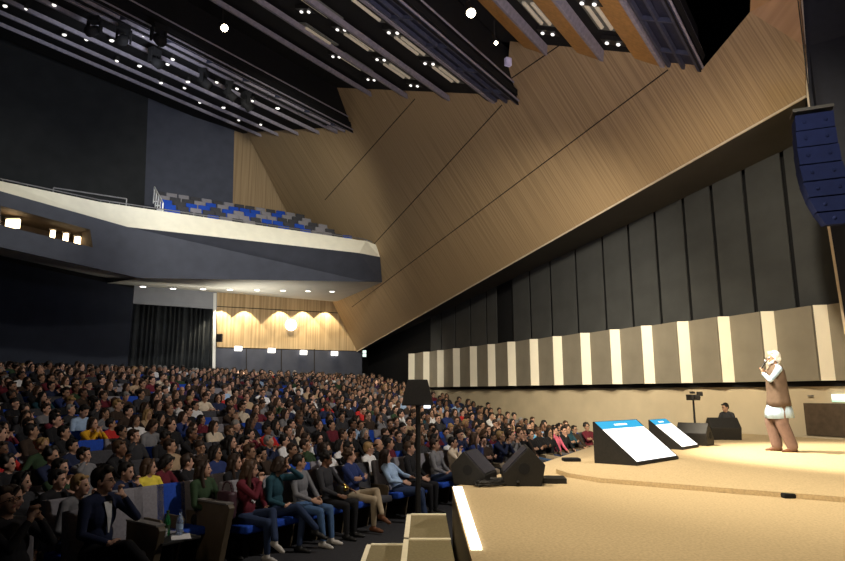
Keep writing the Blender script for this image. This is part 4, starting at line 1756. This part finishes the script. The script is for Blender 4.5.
# broad end panels of the seat rows at the aisle
for px, n, lab in ((214, R0 + .05, 'tall slanted dark bronze end panel of the front row beside the aisle'), (144, R0 - .1, 'dark bronze end panel behind the bottles')):
    s_ = seat_n_s(px, n, .4)
    t = thing('row_end_panel', lab, 'seat end panel', gp(n, s_, 0), RZ, 'row end panels')
    bm = BM()
    hh_ = .80 if px > 200 else .72
    add_prism(bm, [V((-.05, -.30, 0)), V((-.05, .16, 0)), V((-.05, .34, hh_ - .04)), V((-.05, .30, hh_)), V((-.05, -.36, hh_))], (.09, 0, 0))
    obj('panel', bm, M_SWOOD, t, bevel=.01)
    bm = BM()
    add_box(bm, (0, -.02, hh_ + .012), (.12, .64, .022))
    obj('armrest', bm, mat('grey_armrest', (.16, .15, .14), .6), t)

# the side table with bottles by the suit
tp_ = gp(6.2, seat_n_s(172, 6.2, .6), 0)
tp_ = V((atz(172, 536, .55).x, atz(172, 536, .55).y, 0))
t = thing('side_table', 'small low dark side table holding bottles beside navy suit', 'table', tp_, RZ)
bm = BM()
add_box(bm, (0, 0, .52), (.52, .42, .03))
obj('tabletop', bm, M_RUB, t, bevel=.006)
bm = BM()
add_tube(bm, (0, 0, 0), (0, 0, .51), .03, n=10)
obj('post', bm, M_RUB, t)
bm = BM()
add_tube(bm, (0, 0, 0), (0, 0, .02), .17, n=18)
obj('base', bm, M_RUB, t)
bm = BM()
add_box(bm, (0, 0, .0015), (.22, .30, .003))
o = obj('paper', bm, TOPM['white'])
o.location = tp_ + V((.10, .02, .536))
o.rotation_euler = (0, 0, .4)
tag(o, 'white sheet of paper lying on the low side table', 'paper')


def bottle(label, loc, body, capc, s=1.0):
    t = thing('bottle', label, 'bottle', loc)
    bm = BM()
    prof = [(.0, 0), (.032, 0), (.034, .02), (.034, .13), (.028, .165), (.013, .20), (.013, .225), (0, .225)]
    rings = [[bm.verts.new((r * s * math.cos(2 * PI * i / 14), r * s * math.sin(2 * PI * i / 14), z * s)) for i in range(14)] for r, z in prof[1:-1]]
    for A_, B_ in zip(rings, rings[1:]):
        for i in range(14):
            bm.faces.new((A_[i], A_[(i + 1) % 14], B_[(i + 1) % 14], B_[i]))
    bm.faces.new(rings[0][::-1])
    bm.faces.new(rings[-1])
    obj('body', bm, body, t, True)
    bm = BM()
    add_tube(bm, (0, 0, .223 * s), (0, 0, .245 * s), .015 * s, n=10)
    obj('cap', bm, capc, t)
    bm = BM()
    add_tube(bm, (0, 0, .06 * s), (0, 0, .11 * s), .0352 * s, n=14)
    obj('paper_label', bm, TOPM['light blue'] if 'clear' in label else TOPM['dark green'], t)
    return t


def glassy(name, col):
    m, nt, b = new_mat(name)
    b.inputs['Base Color'].default_value = (*col, 1)
    b.inputs['Roughness'].default_value = .1
    b.inputs['Transmission Weight'].default_value = .75
    return m


bottle('green water bottle on the low side table', tp_ + V((-.10, .08, .536)), glassy('green_bottle', (.05, .35, .12)), TOPM['dark green'], 1.2)
bottle('clear water bottle with pale blue label on the low side table', tp_ + V((.04, .12, .536)), glassy('clear_bottle', (.6, .75, .95)), TOPM['blue'], 1.2)
for i, (dx, dy) in enumerate(((-.17, -.03), (-.07, -.06))):
    bm = BM()
    add_tube(bm, (0, 0, 0), (0, 0, .11), .03, .036, 14)
    o = obj('drinking_glass', bm, glassy('tumbler', (.7, .75, .75)), None, True)
    o.location = tp_ + V((dx, dy, .536))
    tag(o, 'drinking glass %s on the low side table' % ('at the outer edge' if i == 0 else 'in front of green bottle'), 'glass')
# things the front row holds
c = h4.matrix_basis @ V((-.02, .25, .72))
t = thing('gold_bag', 'black bag with shiny gold clasp on lap of the charcoal jacket', 'bag', c, RZ)
bm = BM()
add_box(bm, (0, 0, 0), (.20, .14, .16))
obj('bag_body', bm, M_RUB, t, True, .04)
bm = BM()
M_GOLD = mat('polished_gold', (.9, .62, .18), .2, .1, 9, 1.0)
add_ball(bm, (0, .07, .03), (.06, .03, .05), 12, 8)
add_tube(bm, (-.05, .06, .06), (.06, .06, .10), .014, n=8)
obj('gold_clasp', bm, M_GOLD, t, True)
c = gp(R0 - .02, seat_n_s(226, R0, .9), .0)
t = thing('handbag', 'dark purple bag hanging on the end seat beside the maroon sweater', 'bag', c + V((0, 0, .66)), RZ)
bm = BM()
add_box(bm, (0, 0, .10), (.14, .30, .36))
obj('bag_body', bm, cm('dark_plum_leather', (.05, .022, .03), .5), t, True, .05)
bm = BM()
for i in range(10):
    a0, a1 = PI * i / 10, PI * (i + 1) / 10
    add_tube(bm, (0, .10 * math.cos(a0), .27 + .13 * math.sin(a0)), (0, .10 * math.cos(a1), .27 + .13 * math.sin(a1)), .012, n=6)
obj('handle', bm, cm('dark_plum_leather', (.05, .022, .03), .5), t, True)

# ---------------- everyone else: seats in rows
cand = []
for k in range(0, NROWS):
    n = R0 + PITCH * k
    z = row_floor(ROW0 + PITCH * k)
    s_ = -9.0
    off = (k % 2) * .26
    idx_ = 0
    for j in range(140):
        s = 40.0 - SEATW * j + off
        q = gp(n, s, z)
        # bounds: aisle at the side wall, back wall, control room wall, frame edge
        if (q - WA0).dot(WN) < 1.5:
            continue
        if (q - P2).dot(BN) < .9:
            continue
        yy = CT * q.y + ST * (q.z + 1 - CZ)
        if yy < 3:
            continue
        hx, hy = proj(q + V((0, 0, 1.22)))
        if hx < -12:
            continue
        lw = (b1 - b0)
        nw = V((lw.y, -lw.x, 0)).normalized()
        if nw.dot(V((1, 0, 0))) < 0:
            nw = -nw
        if hx < 150 and (q - b0).dot(nw) < .7:
            continue
        if (q - V((0, 0, 0))).length < 4:
            continue
        if k == 0 and hx < 470:
            continue
        if k == 1 and hx < 300 and hx > 118:
            continue
        if k <= 1 and hx < 125:
            continue
        idx_ += 1
        taken = any(abs(hn - n) < .62 and abs(hs_ - s) < .40 for hn, hs_ in HERO_SEATS)
        cand.append([yy, k, idx_, q, hx, hy, taken])
ru = random.Random(21)
WT = (['black'] * 34 + ['charcoal'] * 16 + ['navy'] * 12 + ['dark brown'] * 10 + ['grey'] * 6 + ['maroon'] * 6 + ['red'] * 2 + ['white'] * 6 + ['cream'] * 3 + ['blue'] * 2 + ['light blue'] * 2 + ['dark green'] * 3 + ['teal'] + ['beige'] * 2 + ['purple'])
HS = ['short'] * 8 + ['swept'] * 3 + ['curly'] * 2 + ['bob'] * 4 + ['long'] * 7 + ['bun'] * 2 + ['beanie'] + ['fringe']
HN = {'short': 'short', 'swept': 'swept', 'curly': 'curly', 'bob': 'chin-length', 'long': 'long', 'bun': 'tied-back', 'beanie': '', 'fringe': 'receding', None: ''}
HC = ['black'] * 10 + ['dark brown'] * 9 + ['brown'] * 4 + ['blond'] + ['grey']
POSEN = ['hands in lap', 'hand at chin', 'arms folded', 'hand at chin', 'looking down', 'hand at temple', 'leaning back', 'hands at mouth']
# striking clothes seen in the photograph, by where they sit
NOTE = [(95, 421, 'mustard', 'dark brown', 'bob'), (118, 419, 'red', 'black', 'short'), (5, 440, 'red', 'dark brown', 'short'), (245, 432, 'maroon', 'black', 'short'), (264, 430, 'red', 'black', 'short'),
        (224, 425, 'cream', 'dark brown', 'long'), (80, 418, 'light blue', 'black', 'short'), (172, 448, 'beige', 'dark brown', 'short'), (200, 405, 'white', 'black', 'short'), (146, 412, 'beige', 'blond', 'long'),
        (338, 425, 'maroon', 'black', 'short'), (358, 408, 'red', 'dark brown', 'long'), (368, 412, 'red', 'black', 'short'), (285, 420, 'white', 'black', 'short'), (303, 436, 'white', 'dark brown', 'short'),
        (230, 387, 'cream', 'brown', 'bob'), (300, 385, 'white', 'black', 'short'), (535, 428, 'sky blue', 'black', 'short'), (565, 447, 'pink', 'black', 'long'), (478, 436, 'white', 'black', 'fringe'),
        (520, 425, 'pink', 'brown', 'long'), (462, 412, 'red', 'black', 'short'), (455, 433, 'blue', 'black', 'short'), (425, 412, 'teal', 'black', 'bob'), (315, 376, 'red', 'dark brown', 'short'), (20, 378, 'white', 'black', 'short'), (270, 372, 'red', 'black', 'short'), (105, 376, 'white', 'dark brown', 'long'), (72, 376, 'cream', 'brown', 'long')]
over = {}
for x, y, tcol, hcol, sty in NOTE:
    b = min((c for c in cand if not c[6] and (c[1], c[2]) not in over), key=lambda c: (c[4] - x) ** 2 + 2 * (c[5] - y) ** 2)
    over[(b[1], b[2])] = (tcol, hcol, sty)
free = [c for c in cand if not c[6]]
free.sort(key=lambda c: c[0])
NIND = 300 - len(HERO_SEATS)
people = []
for c in free:
    kk = (c[1], c[2])
    c.append('empty' if (kk not in over and ru.random() < .09) else 'person')
cnt = 0
near, far = [], []
for c in free:
    if cnt < NIND:
        near.append(c)
        cnt += c[7] == 'person'
    else:
        far.append(c)


def outfit(c):
    kk = (c[1], c[2])
    top = ru.choice(WT)
    hc = ru.choice(HC)
    st_ = ru.choice(HS)
    if kk in over:
        top, hc, st_ = over[kk]
    dx = math.atan2(SPEAKER.x - c[3].x, SPEAKER.y - c[3].y) - FACE
    want = -dx + ru.gauss(0, .22)
    bt = max(-.45, min(.45, want * .38))
    want -= bt
    yi = min(range(3), key=lambda i: abs(YAWS[i] - want))
    return top, hc, st_, ru.randrange(len(POSES)), yi, ru.choice([0, 0, 0, 1, 1, 2, 2, 3]), ru.uniform(.95, 1.05), bt + ru.gauss(0, .08), ru.random() < .2


SEATC = ['royal blue'] * 4 + ['light grey'] * 4 + ['charcoal'] * 5
for c in near:
    k, ix, q = c[1], c[2], c[3]
    where = '%s row, %s from side wall' % (ordn(k + 1), ordn(ix))
    bc, cc = ru.choice(SEATC), ru.choice(['royal blue', 'royal blue', 'charcoal'])
    o_ = outfit(c)
    if c[7] == 'empty':
        make_seat('audience_seat', q, RZ, bc, cc, 'empty %s audience seat, %s' % (bc, where), 'audience seats')
        continue
    make_seat('audience_seat', q, RZ, bc, cc, '%s audience seat, occupied, %s' % (bc, where), 'audience seats', k < 4)
    top, hc, st_, pi_, yi, sk, sc_, tr, gl = o_
    me, HM = variant(pi_, yi)
    hair_txt = 'black beanie' if st_ == 'beanie' else ('%s %s hair' % (HN[st_], hc)).strip()
    lab = 'person in %s top, %s, %s' % (top, hair_txt, where)
    person(me, HM, q + V((0, 0, 0)), RZ + tr, sc_, SKINS[sk], top, ru.choice(list(LEGM)), 'black', hc, st_, lab, 'seated audience', False, gl and c[0] < 20)

# the rest of the hall as one mass of people and one of seats
LOW = {}


def low(pi, yi, st_):
    k = (pi, yi, st_)
    if k not in LOW:
        p = dict(POSES[pi])
        p['yaw'] = YAWS[yi]
        p['nolegs'] = True
        P, HM = body_prims(p)
        b = grow('tmp', P, .03, 2, .5)
        h = grow('tmp', hair_prims(st_), .024, 1, .6, 1, ['skin'])
        vs = np.array([v.co[:] for v in b.vertices])
        fs = [(tuple(f.vertices), (0, 1, 1, 1, 2, 0, 2, 1)[f.material_index]) for f in b.polygons]
        hv = np.array([(HM @ v.co)[:] for v in h.vertices])
        nb_ = len(vs)
        fs += [(tuple(i + nb_ for i in f.vertices), 2) for f in h.polygons]
        LOW[k] = (np.vstack([vs, hv]), fs)
    return LOW[k]


av, af, am = [], [], []
pal = [*SKINS, *[TOPM[k] for k in TOPS], *[HAIRC[k] for k in HAIRC]]
tk, hk = list(TOPS), list(HAIRC)
base_i = 0
sv, sf, sm = [], [], []
sb = 0
boxq = ((0, 2, 3, 1), (4, 5, 7, 6), (0, 1, 5, 4), (2, 6, 7, 3), (0, 4, 6, 2), (1, 3, 7, 5))
for c in far:
    q = c[3]
    top, hc, st_, pi_, yi, sk, sc_, tr, gl = outfit(c)
    if c[7] == 'person':
        vs, fs = low(ru.choice([0, 1, 2, 5, 7]), yi, st_ if st_ in ('short', 'bob', 'long', 'curly') else 'short')
        a_ = RZ + tr
        Rm = np.array([[math.cos(a_), -math.sin(a_), 0], [math.sin(a_), math.cos(a_), 0], [0, 0, 1]])
        av.append((vs * sc_) @ Rm.T + np.array(q))
        for f, m_ in fs:
            af.append(tuple(i + base_i for i in f))
            am.append((sk, 4 + tk.index(top), 4 + len(tk) + hk.index(hc))[m_])
        base_i += len(vs)
    mi = ru.choice([0, 0, 1, 1, 2])
    a_ = RZ
    Rm = Matrix.Rotation(a_, 3, 'Z')
    for (cx, cy, cz), (sx, sy, sz) in (((0, -.27, .72), (.485, .1, .6)), ((0, .05, .42), (.46, .48, .11))):
        for dz_ in (-.5, .5):
            for dy_ in (-.5, .5):
                for dx_ in (-.5, .5):
                    sv.append(tuple(q + Rm @ V((cx + dx_ * sx, cy + dy_ * sy, cz + dz_ * sz))))
        for f in boxq:
            sf.append(tuple(i + sb for i in f))
            sm.append(mi)
        sb += 8
me = bpy.data.meshes.new('seated_crowd')
me.from_pydata(np.vstack(av).tolist() if av else [], [], af)
for m_ in pal:
    me.materials.append(m_)
me.polygons.foreach_set('material_index', am)
me.polygons.foreach_set('use_smooth', [True] * len(am))
o = link('seated_crowd', me)
tag(o, 'distant seated audience filling the rear rows below the balcony', 'crowd', None, 'stuff')
me = bpy.data.meshes.new('rear_seating')
me.from_pydata(sv, [], sf)
for m_ in (M_SBLUE, M_SGREY, M_SDARK):
    me.materials.append(m_)
me.polygons.foreach_set('material_index', sm)
o = link('rear_seating', me)
tag(o, 'seats of the rear rows under the distant audience', 'seats', None, 'stuff')
print('people near', len(near), 'far', len(far), 'crowd verts', base_i)

# ---------------- the speaker on the platform
sp = atz(784, 451.5, PLT)
px_m = 103 / 1.74
pose = dict(stand=True, fine=True, pelvis=(0, 0, .945), lean=-.02, yaw=.10, pitch=.02, feet=((.10, .07, .075), (-.12, -.10, .075)), toes=((.25, 1, -.05), (-.25, 1, -.05)), loose=True, width=1.04, belly=.02,
            ra=((.21, -.06, .86), (0, .5, -.9), (-.4, 1, 0), .6, (.5, -1, 0)), la=((.07, .235, 1.335), (-.25, -.05, .8), (-.5, -.85, 0), 1.9, (1, .2, -.8)))
P, HM = body_prims(pose)
me = grow('person', P, .0095, 2, .7)
sky_shirt = cm('pale_blue_kurta', (.40, .54, .70))
spz = math.radians(78)                       # facing the hall, seen from his side
o = person(me, HM, sp, spz, 1.03, SKINS[1], sky_shirt, LEGM['mauve'], 'brown', 'white', 'white_full', 'white-haired person in brown vest and pale blue kurta standing with microphone on platform', None, True, True)
SPK = o
def sleeve_of_cloth(name, prof, folds, m):
    """cloth hanging round the body: rings (z, rx, ry, y), open below, with inner face"""
    bm = BM()
    n = 40
    rings = []
    for inner in (0, 1):
        rr = []
        for k, (z, rx, ry, y) in enumerate(prof):
            f = folds * (1 - k / (len(prof) - 1)) ** 1.5
            rr.append([bm.verts.new(((rx - .006 * inner) * math.cos(t) * (1 + f * math.sin(7 * t + .6)), y + (ry - .006 * inner) * math.sin(t) * (1 + f * math.sin(7 * t + .6)), z + (.012 * math.sin(2 * t) if k == 0 else 0))) for t in [2 * PI * i / n for i in range(n)]])
        rings.append(rr)
    for inner in (0, 1):
        for A_, B_ in zip(rings[inner], rings[inner][1:]):
            for i in range(n):
                bm.faces.new((A_[i], A_[(i + 1) % n], B_[(i + 1) % n], B_[i]))
    for i in range(n):
        k = (i + 1) % n
        bm.faces.new((rings[0][0][i], rings[1][0][i], rings[1][0][k], rings[0][0][k]))
        bm.faces.new((rings[0][-1][i], rings[0][-1][k], rings[1][-1][k], rings[1][-1][i]))
    return obj(name, bm, m, o, True)


sleeve_of_cloth('kurta_skirt', [(.565, .222, .222, .015), (.68, .218, .216, .015), (.82, .2, .175, .005), (.97, .185, .15, .0)], .05, sky_shirt)
sleeve_of_cloth('vest', [(.76, .232, .190, .005), (.86, .222, .182, .005), (1.0, .208, .168, .005), (1.14, .20, .162, .012), (1.28, .202, .156, .012), (1.38, .198, .135, .008), (1.435, .165, .108, .0), (1.475, .095, .085, -.005)], .025, cm('brown_wool_vest', (.115, .078, .055)))
# beard
pp = Prims()
pp.cap('skin', (-.045, .05, .01), .022, (0, .078, -.015), .028)
pp.cap('skin', (.045, .05, .01), .022, (0, .078, -.015), .028)
pp.cap('skin', (-.022, .092, .035), .009, (.022, .092, .035), .009)
pp.cap('skin', (-.064, .015, .06), .012, (-.05, .04, .012), .02)
pp.cap('skin', (.064, .015, .06), .012, (.05, .04, .012), .02)
k_ = link('beard', grow('beard', pp, .008, 2, .8, 1, ['skin']), o)
k_.matrix_local = HM
set_slot(k_, 0, HAIRC['white'])
# microphone in the left hand
mb = V((-.06, .25, 1.41)) * 1.03
mt = V((-.02, .150, 1.555)) * 1.03
Rz = Matrix.Rotation(spz, 3, 'Z')
t = thing('microphone', 'black handheld microphone with pale head held at the mouth of speaker', 'microphone', sp + Rz @ mb)
a, b = V((0, 0, 0)), Rz @ (mt - mb)
bm = BM()
add_tube(bm, a, a.lerp(b, .8), .012, .017, 12)
obj('handle', bm, M_RUB, t)
bm = BM()
add_ball(bm, a.lerp(b, .9), .03, 12, 8)
obj('head', bm, M_STEEL, t, True)

# crouching technician behind the small wedge
P, HM = body_prims(dict(ra='lap', la='lap', lean=-.12, yaw=-.2, pitch=-.2, fine=True))
me = grow('person', P, .0135, 3, .5)
tq = atz(730, 437, PLT)
person(me, HM, wp(wall_t(728, 420, .45), .74, .45), math.radians(118), .95, SKINS[2], 'charcoal', 'black', 'black', 'black', 'short', 'technician in charcoal seated low behind the small black wedge loudspeaker', None, True)

# ------------------------------------------------------------------ lights
def spot(name, loc, tgt, energy, size, col=(1, .9, .75), blend=.6, rad=.15):
    ld = bpy.data.lights.new(name, 'SPOT')
    ld.energy = energy
    ld.color = col
    ld.spot_size = math.radians(size)
    ld.spot_blend = blend
    ld.shadow_soft_size = rad
    o = bpy.data.objects.new(name, ld)
    COL.objects.link(o)
    o.location = loc
    o.rotation_euler = (V(tgt) - V(loc)).to_track_quat('-Z', 'Y').to_euler()
    return o


def point(name, loc, energy, col, rad=.1):
    ld = bpy.data.lights.new(name, 'POINT')
    ld.energy = energy
    ld.color = col
    ld.shadow_soft_size = rad
    o = bpy.data.objects.new(name, ld)
    COL.objects.link(o)
    o.location = loc
    return o


WARM = (1, .87, .66)
# stage wash from the middle and front catwalks
spot('stage_key', LANT[1], (7.6, 10.4, PLT + .4), 14500, 36, WARM, .6, .2)
spot('stage_wash', (-1.5, 8.0, 9.6), (6.2, 8.5, PLT), 5200, 60, WARM, .9, .3)
spot('stage_wash_near', (0.8, 3.5, 9.0), (2.6, 6.6, STG), 2700, 62, WARM, .9, .3)
# wall wash on the pale panels
spot('wall_wash', (2.0, 4.0, 9.0), wp(2.5, 2.8), 6200, 60, (1, .88, .68), .8, .3)
spot('wall_wash_far', (3.0, 11.0, 8.6), wp(14, 2.4), 4200, 74, (1, .9, .72), .9, .3)
spot('panel_light_end', wp(17.5, 3.3, 5.0), wp(20.5, 3.4), 420, 56, (1, .92, .74), .9, .2)
spot('side_wall_fill', (3.5, 8.0, 7.5), wp(6.5, 1.6), 4600, 46, (1, .86, .62), .9, .3)  # added spot to brighten the tan lower wall
# added spots in place of stage bounce on the oak bulkhead
spot('bulkhead_fill', (-3.5, 3.5, 4.6), soff(600, 150), 640, 140, (1, .82, .62), .9, .4)
spot('bulkhead_fill_rear', (-8.0, 15.0, 8.0), soff(420, 200), 330, 100, (1, .86, .60), .9, .4)
# audience light from the catwalks
spot('audience_light', (5.5, 9.0, 9.0), (-3.2, 13.5, .8), 2400, 78, (1, .92, .84), .8, .2)
spot('audience_light_rear', (2.5, 15.0, 9.5), (-8, 26, 2), 1800, 80, (1, .93, .86), .8, .2)
# balcony parapet and seats
spot('balcony_light', (-4.5, 15.0, 10.8), T[2].lerp(T[4], .5), 5200, 66, (1, .97, .84), .8, .2)
spot('balcony_light_left', (-8.0, 13.0, 10.8), T[1], 2600, 50, (1, .97, .84), .8, .2)
spot('fascia_fill', (-1.3, 14.0, 6.0), Bs[2] + V((1.5, 0, .7)), 680, 80, (.8, .87, 1), .9, .4)  # added spot to brighten the navy balcony face
spot('upper_wall_fill', (-7.5, 16.5, 11.0), bw(110, 130), 1500, 80, (.85, .9, 1), .9, .4)  # added spot to lift the dark upper back wall
# added upward spots in place of light scattered to the baffles
spot('ceiling_fill', (0.0, 6.0, 3.5), (-2.5, 18, 15), 1300, 110, (.92, .88, 1), .9, .4)
spot('ceiling_fill_front', (5.0, 6.0, 4.0), (3.3, 13, 13), 1000, 90, (.95, .85, 1), .9, .4)
point('control_room_light', fb(.1, .42) + inn * .3, 8, (1, .7, .4))
spot('blue_wash', (12.0, 8.5, 8.0), (9.3, 11.5, 6.0), 60, 70, (.2, .3, 1), .9)
for i in range(4):
    p = onplane((160, 215, 270, 325)[i], 289, Bs[2] - V((0, 0, .1)), SOFN) + BN * .6
    spot('under_balcony_light', p, p + V((0, 0, -3)), 75, 150, (1, .95, .85), .5, .1)
spot('soffit_bounce', bw(235, 375, 6.0), bw(235, 291, 3), 1400, 130, (1, .95, .82), .9, .5)  # added spot in place of light bounced up to the soffit
w = bpy.data.worlds.new('world')
w.use_nodes = True
w.node_tree.nodes['Background'].inputs[0].default_value = (.5, .55, .7, 1)
w.node_tree.nodes['Background'].inputs[1].default_value = .012
SC.world = w
